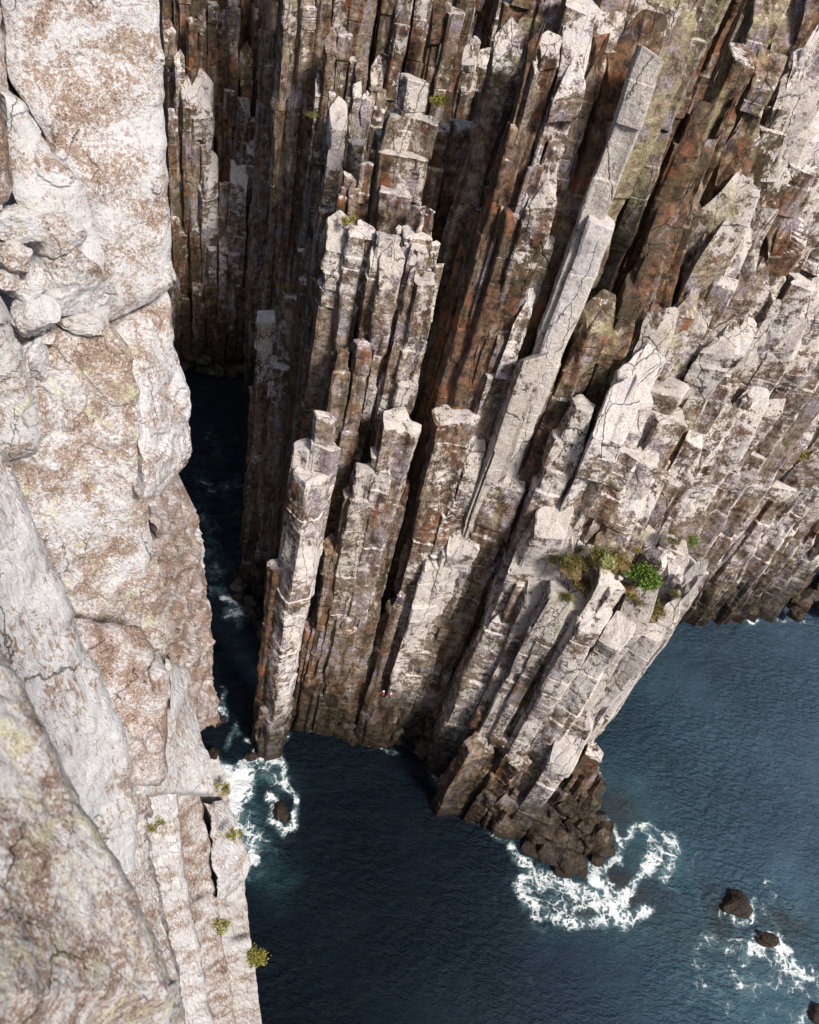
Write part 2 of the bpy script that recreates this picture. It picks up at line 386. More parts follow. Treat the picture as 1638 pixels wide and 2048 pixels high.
def ribbon(parent, name, left, right, mat, amp=.12, thick=4.0, bev=.07, bevd=.5, step=4.5, freq=1.0, white=.5, brown=.4, green=.1, seed=None, wet=0., smooth=False, chip=1.1, back=None):
    """a rock slab between two edges given as (px, py, D): the front follows the edges at their own plan distance D; sides run back 'thick' metres"""
    seed = seed or nseed()
    hl = np.hypot(*(np.array(left)[-1, :2] - np.array(left)[0, :2])); wd = np.max(np.abs(np.array(right)[:, 0].mean() - np.array(left)[:, 0].mean()))
    ny = int(max(12, hl/step)); nx = int(max(10, wd/step + 4))
    Lp = polyline(left, ny); Rp = polyline(right, ny)
    # rough edges
    tt = np.arange(ny)*step/38.0
    jl = 5*fbm(np.stack([tt, tt*0 + seed, tt*0], 1), 3, seed); jr = 4*fbm(np.stack([tt, tt*0 + seed + 9, tt*0], 1), 3, seed)
    Lp[:, 0] += jl; Rp[:, 0] += jr
    u = np.linspace(0, 1, nx)
    grid = np.zeros((ny, nx, 3)); nrm = np.zeros((ny, nx, 3))
    for j in range(ny):
        for i in range(nx):
            q = Lp[j]*(1 - u[i]) + Rp[j]*u[i]
            grid[j, i] = atD(q[0], q[1], q[2])
    gu = np.gradient(grid, axis=1); gv = np.gradient(grid, axis=0)
    nr = np.cross(gu, gv); nr /= np.linalg.norm(nr, axis=2)[..., None] + 1e-9
    tocam = np.array(CAM) - grid
    nr *= np.sign((nr*tocam).sum(2).mean())
    # edge distance (metres) for the rounding
    wid = np.linalg.norm(grid[:, -1] - grid[:, 0], axis=1); hei = np.linalg.norm(grid[-1] - grid[0], axis=1)
    eu = np.minimum(u, 1 - u)[None, :]*wid[:, None]; v = np.linspace(0, 1, ny); ev = np.minimum(v, 1 - v)[:, None]*hei[None, :]
    b = bevd
    rnd_ = np.clip(1 - eu/b, 0, 1)**2 + np.clip(1 - ev/b, 0, 1)**2
    G = grid*freq
    d = amp*(fbm(G*.55, 4, seed)*1.0 + .35*fbm(G*np.array([1, 1, .35])*2.2, 3, seed + 4))
    cell = np.floor((fbm(G*.8, 2, seed + 8) + 2)*2.2); d += chip*amp*_h(cell.astype(np.int64), cell.astype(np.int64)*3, cell.astype(np.int64)*7, seed)
    d -= rnd_*b*.55
    grid = grid + nr*d[..., None]
    fwd = grid.mean((0, 1)) - np.array(CAM); fwd[2] = 0; fwd /= np.linalg.norm(fwd)
    bk = np.array(back if back is not None else (fwd*.92 + np.array([-.35, 0, -.05])))
    rings = [grid]
    idx = np.arange(ny*nx).reshape(ny, nx)
    per = list(idx[0]) + list(idx[1:, -1]) + list(idx[-1, ::-1][1:]) + list(idx[::-1, 0][1:-1])
    F = np.stack([idx[:-1, :-1], idx[:-1, 1:], idx[1:, 1:], idx[1:, :-1]], -1).reshape(-1, 4).tolist()
    flat = grid.reshape(-1, 3); V = [flat]; cnt = len(flat); prev = np.array(per); pp = flat[prev]
    cen = flat.mean(0)
    for kk, fz in enumerate((.06, .2, .5, 1.0)):
        ids = np.arange(cnt, cnt + len(per)); cnt += len(per)
        q = pp + bk*thick*fz; q = q + (cen - pp)*(.015*kk) 
        q = q + amp*.6*np.stack([vnoise(q*freq*1.1, seed + kk), vnoise(q*freq*1.1, seed + 30 + kk), vnoise(q*freq*1.3, seed + 60 + kk)], 1)
        V.append(q); F += np.stack([prev, np.roll(prev, -1), np.roll(ids, -1), ids], -1).tolist(); prev = ids
    V.append((cen + bk*thick)[None]); F += [[int(prev[i]), int(prev[(i + 1) % len(prev)]), cnt] for i in range(len(prev))]
    o = link(name, np.concatenate(V), F, mat, parent, smooth=smooth, origin=Vector(cen)); tones(o, white, brown, green, wet)
    return o

# ------------------------------------------------------------------ the sea
def seg_d(P, pts):
    best = np.full(len(P), 1e9)
    for a, b in zip(pts[:-1], pts[1:]):
        ab = b - a; t = np.clip(((P - a)@ab)/(ab@ab + 1e-9), 0, 1); best = np.minimum(best, np.linalg.norm(P - (a + t[:, None]*ab), axis=1))
    return best
def build_sea():
    def axis(lo, hi, st, far):
        a = list(np.arange(lo, hi, st)); o = st; x = lo; pre = []
        while x > -far: o *= 1.35; x -= o; pre.append(x)
        o = st; x = a[-1]
        while x < far: o *= 1.35; x += o; a.append(x)
        return np.array(pre[::-1] + a)
    xs = axis(-30, 115, .42, 6000); ys = axis(8, 190, .42, 6000)
    X, Y = np.meshgrid(xs, ys); P = np.stack([X.ravel(), Y.ravel()], 1)
    Q = np.stack([P[:, 0]*.9 + P[:, 1]*.35, P[:, 1]*.9 - P[:, 0]*.35, P[:, 0]*0], 1)
    fade = np.clip(1.6 - np.hypot(P[:, 0] - 35, P[:, 1] - 70)/150, 0, 1)
    z = (.34*vnoise(Q*np.array([.10, .22, 1])) + .20*vnoise(Q*np.array([.3, .62, 1]), 3) + .13*vnoise(Q*np.array([.8, 1.3, 1]), 6))*fade
    foam = np.zeros(len(P)); teal = np.zeros(len(P)); shoal = np.zeros(len(P))
    Q3 = np.column_stack([P, P[:, 0]*0]); WRP = np.column_stack([1.5*fbm(Q3*.33, 4, 41), 1.5*fbm(Q3*.33, 4, 57)])
    def stroke(arr, pts, r, k):
        w = [np.array(sea(a, b))[:2] for a, b in pts]
        if len(w) == 1: w = [w[0], w[0] + .01]
        d = seg_d(P + WRP*min(1.0, r/1.6), w); np.maximum(arr, k*np.exp(-(d/r)**2), out=arr)
    for pts, r, k in FOAM: stroke(foam, pts, r*1.15, k*1.12)
    for pts, r, k in TEAL: stroke(teal, pts, r, k)
    for pts, r, k in SHOAL: stroke(shoal, pts, r, k)
    V = np.column_stack([P, z]); ny, nx = X.shape; idx = np.arange(nx*ny).reshape(ny, nx)
    F = np.stack([idx[:-1, :-1], idx[:-1, 1:], idx[1:, 1:], idx[1:, :-1]], -1).reshape(-1, 4).tolist()
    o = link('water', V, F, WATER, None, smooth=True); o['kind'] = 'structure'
    for nm, a in (('foam', foam), ('teal', teal), ('shoal', shoal)):
        at_ = o.data.attributes.new(nm, 'FLOAT', 'POINT'); at_.data.foreach_set('value', a.astype(np.float32))
    return o
FOAM = [ ([(840, 1500), (880, 1590), (960, 1655), (1010, 1690), (1060, 1740)], .8, .72), ([(1185, 1600), (1240, 1680), (1225, 1720), (1190, 1750)], .9, .9), ([(600, 1430), (640, 1440), (680, 1455)], .7, .7), ([(500, 1480), (540, 1500), (575, 1470)], .8, .75), ([(1435, 1800), (1470, 1840), (1510, 1840), (1515, 1800)], .8, .85), ([(1395, 1195), (1460, 1215), (1560, 1235), (1638, 1250)], .8, .7), ([(1210, 1780), (1300, 1760), (1360, 1700), (1400, 1760), (1380, 1830)], 1.6, .5), ([(1100, 1860), (1180, 1880), (1260, 1860), (1330, 1870)], 1.8, .45), ([(1400, 1900), (1380, 1980), (1440, 2030), (1520, 2040)], 1.8, .6),
 ([(455, 1545), (475, 1580), (470, 1610)], 2.2, 1.25), ([(480, 1540), (520, 1515), (560, 1530), (582, 1565), (575, 1590)], 1.3, 1.0), ([(510, 1530), (545, 1570)], 2.4, .72),
 ([(470, 1600), (478, 1660), (500, 1700)], 2.8, .86), ([(540, 1600), (540, 1645), (565, 1660), (590, 1640), (592, 1600)], .9, .95), ([(500, 1750), (530, 1720), (560, 1690)], 1.6, .55),
 ([(455, 1190), (485, 1195), (490, 1225), (465, 1235)], 1.6, .85), ([(440, 1440), (447, 1375)], .8, .85), ([(455, 1490), (470, 1440), (480, 1470)], 1.0, .7),
 ([(400, 960), (440, 975), (470, 970)], 3.0, .66), ([(400, 1010), (425, 1100), (440, 1180)], 3.5, .58), ([(420, 850), (440, 900)], 3, .55),
 ([(678, 1442), (700, 1462), (745, 1480), (800, 1500)], 1.1, .72), ([(575, 1455), (580, 1470)], .7, .6),
 ([(1020, 1690), (1048, 1715), (1058, 1745)], .9, .85), ([(1060, 1750), (1055, 1790), (1085, 1825), (1140, 1845), (1200, 1845), (1250, 1830), (1300, 1832)], 1.5, .92),
 ([(1075, 1760), (1110, 1775), (1140, 1790), (1190, 1800), (1240, 1825)], 2.3, 1.0), ([(1195, 1735), (1205, 1770), (1212, 1805)], 1.8, 1.15), ([(1100, 1810), (1150, 1820)], 2.5, .72),
 ([(1235, 1690), (1262, 1650), (1300, 1640), (1340, 1665), (1355, 1710), (1345, 1745)], 1.3, .84), ([(1300, 1690), (1325, 1710), (1300, 1750), (1260, 1785), (1215, 1808)], 1.3, .95), ([(1270, 1660), (1310, 1680), (1345, 1700)], 1.6, .8),
 ([(1330, 1750), (1350, 1790)], 1.2, .62), ([(1395, 1660), (1400, 1740)], 1.4, .52), ([(1420, 1740), (1490, 1760)], 2, .42),
 ([(1196, 1545), (1208, 1570), (1200, 1590), (1188, 1595)], .7, .95), ([(1270, 1550), (1320, 1555)], 1.6, .48),
 ([(1420, 1860), (1400, 1890), (1395, 1950), (1430, 1990), (1460, 2010)], 2.4, .66), ([(1490, 1885), (1540, 1895), (1580, 1925), (1620, 1965)], 1.7, .98), ([(1430, 1870), (1480, 1890), (1500, 1930)], 2.2, .74),
 ([(1540, 1765), (1560, 1800), (1540, 1850), (1550, 1880)], 1.3, .66), ([(1560, 1800), (1610, 1820)], 1.3, .55), ([(1440, 1940), (1520, 1970), (1580, 1960), (1638, 1950)], 2.6, .68), ([(1540, 2020), (1600, 2030), (1638, 1990)], 2.4, .66),
 ([(1460, 1800), (1440, 1830)], 1.0, .7), ([(1400, 1190), (1415, 1200)], 1.4, 1.0), ([(1505, 1213), (1515, 1232)], 1.6, 1.15), ([(1420, 1205), (1480, 1225)], 1.0, .55),
 ([(990, 1810), (1000, 1830)], 1.4, .5), ([(1010, 1960), (1050, 1950)], 1.6, .42), ([(1180, 1620), (1195, 1640)], .8, .6)]
TEAL = [([(465, 1570), (480, 1640), (495, 1700)], 2.8, .9), ([(520, 1560), (560, 1570)], 2.5, .6), ([(510, 1720), (545, 1740)], 3, .4), ([(1285, 1690), (1330, 1720)], 4.5, .85), ([(1130, 1800), (1250, 1830)], 4, .6),
 ([(1420, 1930), (1560, 1980), (1638, 1990)], 8, .35), ([(1250, 1560), (1350, 1650)], 8, .25), ([(1510, 1225)], 3, .8), ([(1620, 1880)], 4, .7)]
SHOAL = [([(1160, 1812)], 2.3, .9), ([(1240, 1770), (1275, 1790)], 2.6, .8), ([(1440, 1800), (1440, 1840)], 2.5, .8), ([(1540, 1880), (1590, 1850)], 3, .7), ([(1230, 1600), (1215, 1650)], 2.5, .6), ([(1290, 1790), (1350, 1880), (1600, 1900)], 5, .35)]
t = NT("sea_water"); g = t.n('ShaderNodeNewGeometry'); pos = g.outputs['Position']
foam, teal, shoal = (t.attr(k, 'GEOMETRY') for k in ('foam', 'teal', 'shoal'))
sx = t.n('ShaderNodeSeparateXYZ'); t.put(sx.inputs[0], pos)
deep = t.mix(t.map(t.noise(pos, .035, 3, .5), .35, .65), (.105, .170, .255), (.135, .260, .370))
shade_grad = t.math('ADD', t.math('MULTIPLY', sx.outputs[0], .012), t.math('MULTIPLY', sx.outputs[1], -.002))
deep = t.mix(t.map(shade_grad, .02, .85), (.009, .017, .028), deep)  # left water painted near black, standing in for the cliffs' dark reflection
col = t.mix(t.math('MULTIPLY', teal, t.map(t.noise(pos, .5, 4, .6), .3, .6, .3, .8)), deep, (.10, .25, .30))
col = t.mix(t.math('MULTIPLY', shoal, t.map(t.noise(pos, .7, 4, .6), .3, .6, .4, .9)), col, (.085, .058, .040))
wob = t.vadd(pos, t.vmul(t.noise(pos, .55, 5, .65, 0, True), (3.2, 3.2, 0)))
w1 = t.map(t.voro(wob, .40), 0, .12, 1, 0); w2 = t.map(t.voro(wob, 1.05), 0, .20, 1, 0)
web = t.math('MAXIMUM', w1, t.math('MULTIPLY', w2, .75))
fn = t.noise(pos, .8, 6, .6, .5)
fv = t.math('ADD', t.math('MULTIPLY', web, .62), t.math('MULTIPLY', t.math('SUBTRACT', fn, .5), .95))
th = t.math('SUBTRACT', 1.37, t.math('MULTIPLY', foam, 1.32))
fmask = t.math('MULTIPLY', t.map(t.math('SUBTRACT', fv, th), 0, .42, 0, .95), t.map(foam, .1, .35))
milk = t.map(t.math('ADD', foam, t.math('MULTIPLY', t.math('SUBTRACT', t.noise(pos, .6, 5, .6, .6), .5), 1.3)), .45, 1.25, 0, .62)
col = t.mix(milk, col, (.30, .52, .58))
bs = t.n('ShaderNodeBsdfPrincipled'); t.put(bs.inputs['Base Color'], t.mix(fmask, col, (.84, .88, .90)))
t.put(bs.inputs['Roughness'], t.map(fmask, 0, 1, .09, .8)); bs.inputs['IOR'].default_value = 1.42; bs.inputs['Specular IOR Level'].default_value = .5
sv = t.vmul(pos, (1, 1.9, 1))
rp = t.n('ShaderNodeMapping'); t.put(rp.inputs[0], pos); rp.inputs['Rotation'].default_value = (0, 0, .35); rp.inputs['Scale'].default_value = (.75, 1.5, 1)
swell = t.map(t.noise(pos, .06, 3, .5), .36, .62, .12, 1)
chop = t.map(t.noise(rp.outputs[0], 1.0, 5, .6, .1), .40, .60)
hh = t.math('ADD', t.math('MULTIPLY', chop, swell), t.math('MULTIPLY', t.noise(rp.outputs[0], 3.4, 5, .7, .1), .9))
hh = t.math('ADD', hh, t.math('MULTIPLY', t.noise(pos, .22, 3, .5), 2.6))
b = t.n('ShaderNodeBump'); t.put(b.inputs['Strength'], t.map(fmask, 0, 1, 1, .5)); b.inputs['Distance'].default_value = 1.6; t.put(b.inputs['Height'], hh)
t.put(bs.inputs['Normal'], b.outputs[0]); t.put(t.out.inputs[0], bs.outputs[0])
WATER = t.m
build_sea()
_v = np.array([(-6000, -6000, -14), (6000, -6000, -14), (6000, 6000, -14), (-6000, 6000, -14)], float)
o = link('seabed', _v, [[0, 1, 2, 3]], SOIL); o['kind'] = 'structure'

# ------------------------------------------------------------------ cliffs
random.seed(4)
def rowfill(parent, line, yb, n, w, jit=30, white=(.2, .6), brown=(.3, .8), green=(0, .2), jyb=10, **kw):
    p = polyline(line, n)
    for x, y in p:
        if parent.name.startswith('cliff_wall') and .392 < (x - VX)/(VY - y) < .43: continue     # the black gully
        column(parent, x + random.uniform(-6, 6), y + random.uniform(-jit, jit), random.uniform(*w), yb + random.uniform(-jyb, jyb),
               random.uniform(*white), random.uniform(*brown), random.uniform(*green), **kw)
def cliff(name, label, px, py, yb, cat='cliff'):
    P = at(px, py, yb); return thing(name, label, cat, (P.x, P.y, 0))

# far shaded wall at the head of the inlet
bw = cliff('shaded_cliff', 'dark shaded cliff of thin upright columns at the head of the narrow inlet', 500, 300, 720)
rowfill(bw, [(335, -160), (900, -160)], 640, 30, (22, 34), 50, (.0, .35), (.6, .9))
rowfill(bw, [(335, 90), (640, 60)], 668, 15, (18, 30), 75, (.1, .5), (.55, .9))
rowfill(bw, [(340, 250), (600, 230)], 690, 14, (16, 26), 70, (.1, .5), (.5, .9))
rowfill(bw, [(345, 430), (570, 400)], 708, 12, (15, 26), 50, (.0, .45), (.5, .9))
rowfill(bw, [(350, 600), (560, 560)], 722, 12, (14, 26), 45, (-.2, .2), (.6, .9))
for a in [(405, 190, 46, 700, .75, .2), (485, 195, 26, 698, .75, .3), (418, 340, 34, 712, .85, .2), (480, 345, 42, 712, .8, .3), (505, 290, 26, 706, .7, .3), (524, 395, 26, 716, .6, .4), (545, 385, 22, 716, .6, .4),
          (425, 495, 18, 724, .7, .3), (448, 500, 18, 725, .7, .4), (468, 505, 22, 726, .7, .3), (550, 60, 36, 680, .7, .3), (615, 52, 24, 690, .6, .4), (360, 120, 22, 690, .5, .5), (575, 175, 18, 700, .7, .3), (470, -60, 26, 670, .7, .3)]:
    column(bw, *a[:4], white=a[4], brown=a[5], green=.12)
for i in range(26):
    boulder(bw, 340 + i*7.5 + random.uniform(-5, 5), random.uniform(690, 742), random.uniform(22, 46), z=random.uniform(.0, 3), white=-.2, brown=.5, squash=(1.2, 1, .5))

# shaded recess between the middle buttress and the right wall
rc = cliff('cliff_recess', 'deep shaded recess of dark tall columns above the central pinnacle', 800, 100, 860)
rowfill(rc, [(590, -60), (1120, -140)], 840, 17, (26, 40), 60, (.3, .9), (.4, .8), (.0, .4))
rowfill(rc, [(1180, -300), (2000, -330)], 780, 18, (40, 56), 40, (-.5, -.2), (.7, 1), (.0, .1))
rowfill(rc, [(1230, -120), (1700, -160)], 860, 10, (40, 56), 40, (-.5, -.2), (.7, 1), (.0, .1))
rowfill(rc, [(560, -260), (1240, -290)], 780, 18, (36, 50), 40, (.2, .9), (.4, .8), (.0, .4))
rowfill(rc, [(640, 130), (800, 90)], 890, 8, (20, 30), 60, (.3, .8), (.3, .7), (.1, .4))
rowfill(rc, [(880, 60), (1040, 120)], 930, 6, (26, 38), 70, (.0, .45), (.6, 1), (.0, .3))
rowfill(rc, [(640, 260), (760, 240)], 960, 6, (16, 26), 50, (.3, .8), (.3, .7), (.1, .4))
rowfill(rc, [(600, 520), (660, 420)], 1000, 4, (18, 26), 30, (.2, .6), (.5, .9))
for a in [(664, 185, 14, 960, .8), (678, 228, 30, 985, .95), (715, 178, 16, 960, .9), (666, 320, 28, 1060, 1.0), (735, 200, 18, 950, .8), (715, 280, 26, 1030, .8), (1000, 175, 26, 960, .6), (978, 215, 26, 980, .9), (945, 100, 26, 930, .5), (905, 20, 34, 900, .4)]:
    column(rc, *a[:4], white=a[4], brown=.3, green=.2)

# middle buttress
mb = cliff('rock_buttress', 'brown columned buttress rising in steps to a blocky pinnacle behind the slim sea stack', 720, 500, 1400)
MB = [  # x, y, w, yb, white, brown
 (823, 232, 92, 1170, .72, .35), (795, 374, 74, 1205, .8, .4), (884, 254, 32, 1150, .6, .5), (925, 246, 50, 1120, .8, .25), (969, 286, 25, 1120, .6, .4), (910, 330, 30, 1150, .2, .7), (950, 345, 30, 1150, .1, .8), (985, 330, 24, 1130, .5, .5),
 (730, 325, 28, 1180, .7, .5), (698, 350, 26, 1180, .5, .6), (686, 372, 22, 1190, .5, .6), (652, 418, 26, 1190, .4, .6), (708, 390, 26, 1200, .5, .6), (745, 300, 26, 1160, .4, .7), (665, 440, 26, 1200, .3, .6), (762, 262, 26, 1140, .5, .6),
 (650, 474, 30, 1250, .6, .5), (681, 464, 46, 1270, .75, .35), (720, 457, 44, 1265, .6, .5), (781, 468, 46, 1290, .9, .4), (757, 508, 28, 1310, .7, .55), (782, 528, 36, 1330, .9, .3), (850, 420, 60, 1290, .8, .3),
 (838, 490, 36, 1320, 1., .2), (871, 487, 18, 1300, .9, .2), (830, 535, 28, 1345, .9, .35), (852, 556, 44, 1350, 1., .2), (880, 530, 18, 1330, .8, .3), (812, 500, 24, 1300, .6, .5),
 (635, 520, 24, 1300, .3, .7), (616, 560, 24, 1300, .3, .95), (577, 592, 44, 1250, .75, .5), (534, 632, 40, 1270, .85, .45), (600, 655, 24, 1320, .2, .95), (556, 700, 26, 1300, .0, .9), (515, 780, 24, 1290, .0, .85), (640, 700, 40, 1350, .1, .7), (690, 700, 42, 1350, .15, .7), (730, 690, 36, 1360, .3, .6),
 (805, 842, 58, 1440, .8, .3), (772, 906, 46, 1445, .95, .15), (731, 936, 46, 1450, .95, .15), (700, 985, 24, 1440, .1, .6), (556, 856, 16, 1340, .1, .8), (520, 930, 26, 1330, -.1, .8), (545, 965, 26, 1110, -.2, .8), (573, 900, 22, 1110, -.2, .8), (505, 1010, 24, 1330, -.1, .7),
 (668, 1090, 36, 1440, .1, .7), (684, 1120, 30, 1450, .5, .4), (625, 1250, 30, 1430, -.2, .7), (655, 1235, 34, 1440, -.2, .6), (700, 1230, 42, 1462, .3, .5), (745, 1205, 40, 1455, .1, .6), (775, 1218, 34, 1450, -.1, .7), (812, 980, 20, 1400, .5, .5), (790, 1040, 24, 1400, .1, .7)]
for i, a in enumerate(MB):
    column(mb, *a[:4], tilt=((.05, -.15) if i in (0, 1, 3) else None), white=a[4] - .02, brown=a[5], green=.06, cap='broken' if i % 3 == 1 else 'flat')
column(mb, 827, 155, 44, 1176, .9, .15, tilt=(-.1, -.2), name='pinnacle_block', foot=60)
for i in range(20):
    boulder(mb, random.uniform(600, 820), random.uniform(1345, 1440), random.uniform(26, 60), z=random.uniform(0, 4), white=-.3, brown=.5, squash=(1.2, 1, .7))
for i in range(24):
    x = random.uniform(600, 820); boulder(mb, x, 1425 + (x - 600)*.30 + random.uniform(-22, 14), random.uniform(14, 36), z=random.uniform(-.2, .8), white=-.3, brown=.6, squash=(1.2, 1, .5))
for x, y, w, yb in [(835, 228, 8, 1180), (862, 236, 12, 1176), (880, 250, 9, 1150), (846, 215, 10, 1160), (765, 222, 14, 1150), (757, 240, 18, 1150), (750, 215, 12, 1150), (838, 408, 14, 1290), (866, 424, 10, 1290), (842, 425, 7, 1296), (853, 430, 8, 1296), (822, 480, 9, 1320), (812, 488, 10, 1320), (858, 540, 12, 1350), (852, 546, 9, 1352), (740, 460, 9, 1268), (792, 474, 10, 1300), (720, 448, 26, 1250), (800, 460, 24, 1275)]:
    boulder(mb, x, y, w, yb, white=.9, brown=.1, name='loose_block', sub=2, cuts=14)

# the sea stack
def build_stack():
    e = at(600, 1100, 1482); r = thing('sea_stack', 'slim pale freestanding rock stack with a stepped broken top rising from the narrow inlet', 'sea stack', (e.x, e.y, 0))
    k = dict(rough=.8)
    c = column(r, 628, 945, 82, 1488, .92, .22, .05, name='shaft', twist=.35, sides=6, tilt=(.05, -.1), rough=.75, lean=(-.5, -.6)); 
    column(r, 607, 893, 46, 1474, .95, .15, .05, name='shoulder_block', foot=38, twist=.2, sides=5, tilt=(.25, .1), rough=.5)
    column(r, 650, 885, 62, 1478, .9, .15, .03, name='upper_block', foot=36, twist=.3, sides=5, rough=.45)
    column(r, 652, 832, 48, 1476, .95, .1, .02, name='summit_block', foot=44, twist=.5, sides=5, tilt=(-.35, -.25), rough=.35)
    column(r, 553, 1130, 34, 1480, .3, .8, .05, name='side_rib', rough=1)
    column(r, 551, 1400, 74, 1484, .35, .6, .05, name='foot', rough=1.2)
    boulder(r, 538, 1470, 44, z=.5, white=-.4, brown=.4, name='foot_rock', squash=(1, .9, 1.6))
    return r
build_stack()

# right wall
rw = cliff('cliff_wall', 'tall right hand wall of long brown columns with one white edged column down its middle', 1150, 500, 1380)
rowfill(rw, [(1060, -120), (1440, -160)], 1150, 10, (44, 60), 50, (.2, .7), (.4, .8), (.2, .5))
rowfill(rw, [(1020, 60), (1100, 20), (1230, -20)], 1230, 6, (36, 50), 30, (.4, .8), (.3, .6), (.2, .5))
RW = [
 (1168, 8, 66, 1290, .95, .1, .1), (1225, -20, 50, 1270, .7, .3, .3), (1262, 22, 50, 1280, .8, .2, .3), (1215, 60, 46, 1320, .7, .3, .2), (1330, 100, 60, 1290, .4, .4, .55), (1345, 20, 70, 1260, .5, .4, .5),
 (1068, 108, 34, 1350, .3, .9, .15), (1100, 92, 44, 1350, .7, .5, .05), (1148, 98, 66, 1355, .9, .35, .0), (1195, 110, 44, 1350, .5, .6, .05), (1232, 190, 44, 1370, .1, 1.0, .0),
 (1275, 96, 62, 1352, .3, 1.0, .0), (1040, 250, 40, 1350, .1, .95, .1), (1015, 330, 36, 1340, .2, .9, .1), (985, 400, 30, 1320, .2, .85, .1), (960, 420, 34, 1300, .0, .9, .1), (925, 560, 30, 1080, -.2, .85, .1), (898, 640, 30, 1090, -.2, .8, .1), (1060, 330, 50, 1370, .15, .95, .1),
 (1096, 352, 60, 1378, .65, .55, .0), (1140, 380, 48, 1376, .1, .9, .0), (1098, 474, 26, 1390, .5, .5, .0), (1053, 596, 46, 1402, .95, .2, .0), (1028, 640, 44, 1395, .6, .5, .0), (1010, 560, 34, 1380, .4, .7, .0),
 (1032, 760, 34, 1400, .2, .7, 0), (1000, 740, 40, 1398, .5, .5, 0), (945, 720, 36, 1200, -.3, .75, .15), (915, 760, 30, 1095, -.3, .8, .15),
 (918, 832, 60, 1420, .7, .5, .1), (968, 866, 28, 1410, .5, .6, .1), (885, 900, 26, 1098, -.2, .8, .05), (954, 908, 30, 1440, .8, .4, .0), (930, 980, 30, 1440, .6, .4, .0), (905, 1000, 34, 1445, .7, .35, 0), (940, 1048, 46, 1462, 1.0, .1, 0),
 (875, 1100, 46, 1458, 1.1, .15, .0), (912, 1085, 44, 1460, 1.1, .12, .0), (948, 1110, 34, 1462, .8, .2, .05), (1023, 950, 62, 1455, .6, .45, .3), (985, 1040, 46, 1450, .3, .6, .1), (1060, 930, 34, 1450, .3, .7, .3), (1000, 1130, 30, 1300, -.2, .7, .1),
 (1168, 808, 52, 1482, 1.0, .15, 0), (1140, 870, 40, 1475, .6, .5, .1), (1120, 800, 40, 1455, .2, .7, .2), (1155, 700, 44, 1435, .2, .7, .2), (1200, 620, 44, 1420, .1, .8, .3), (1180, 900, 34, 1480, .5, .5, .1), (1110, 700, 34, 1430, .2, .8, .3)]
for i, a in enumerate(RW):
    column(rw, *a[:4], white=a[4], brown=a[5], green=a[6], cap='broken' if i % 4 == 2 else 'flat')
c = column(rw, 1304, 108, 46, 1432, 1.6, -.4, 0, rough=.6, label='long smooth column with one bright white face', tilt=(-.3, -.3))
c = column(rw, 1064, 712, 44, 1456, 1.3, -.3, 0, rough=.4, label='lower white faced column with a pointed top', tilt=(.6, -.4))
c = column(rw, 1196, 432, 46, 1438, 1.5, -.4, 0, rough=.6)
for i in range(46):
    x = random.uniform(830, 1010); y = 1345 + random.uniform(0, 130) + max(0, x - 900)*.9
    boulder(rw, x, y, random.uniform(22, 62), z=random.uniform(0, 6), white=random.uniform(-.3, .25), brown=.6, squash=(1, 1, 1.0), sub=3)

def stubs(parent, quad, n, w, back=70, white=(-.3, .1), brown=(.4, .8)):
    """broken stumps and ledges stepping down to the water: quad of pixels TL, TR, BR, BL; its lower edge is the shore"""
    for _ in range(n):
        u, v = random.random(), random.random()
        x = (quad[0][0]*(1 - u) + quad[1][0]*u)*(1 - v) + (quad[3][0]*(1 - u) + quad[2][0]*u)*v
        y = (quad[0][1]*(1 - u) + quad[1][1]*u)*(1 - v) + (quad[3][1]*(1 - u) + quad[2][1]*u)*v
        yb = quad[3][1]*(1 - u) + quad[2][1]*u - back*(1 - v) - random.uniform(0, 12)
        column(parent, x, y - 5, random.uniform(*w), max(yb, y + 6), random.uniform(*white), random.uniform(*brown), .05, name='ledge_rock', rough=1.7, cap=random.choice(['flat', 'broken']), wedge=.4)
stubs(rw, [(825, 1345), (990, 1345), (985, 1610), (845, 1480)], 46, (28, 58), 70, (-.4, .1))
stubs(mb, [(600, 1350), (800, 1345), (820, 1510), (630, 1425)], 34, (30, 60), 50)
for i in range(22):
    u = i/21; boulder(mb, 478 + u*110 + random.uniform(-8, 8), 1168 + u*190 + random.uniform(-14, 8), random.uniform(26, 46), z=random.uniform(0, 3), white=-.3, brown=.5, squash=(1.1, 1, .7))
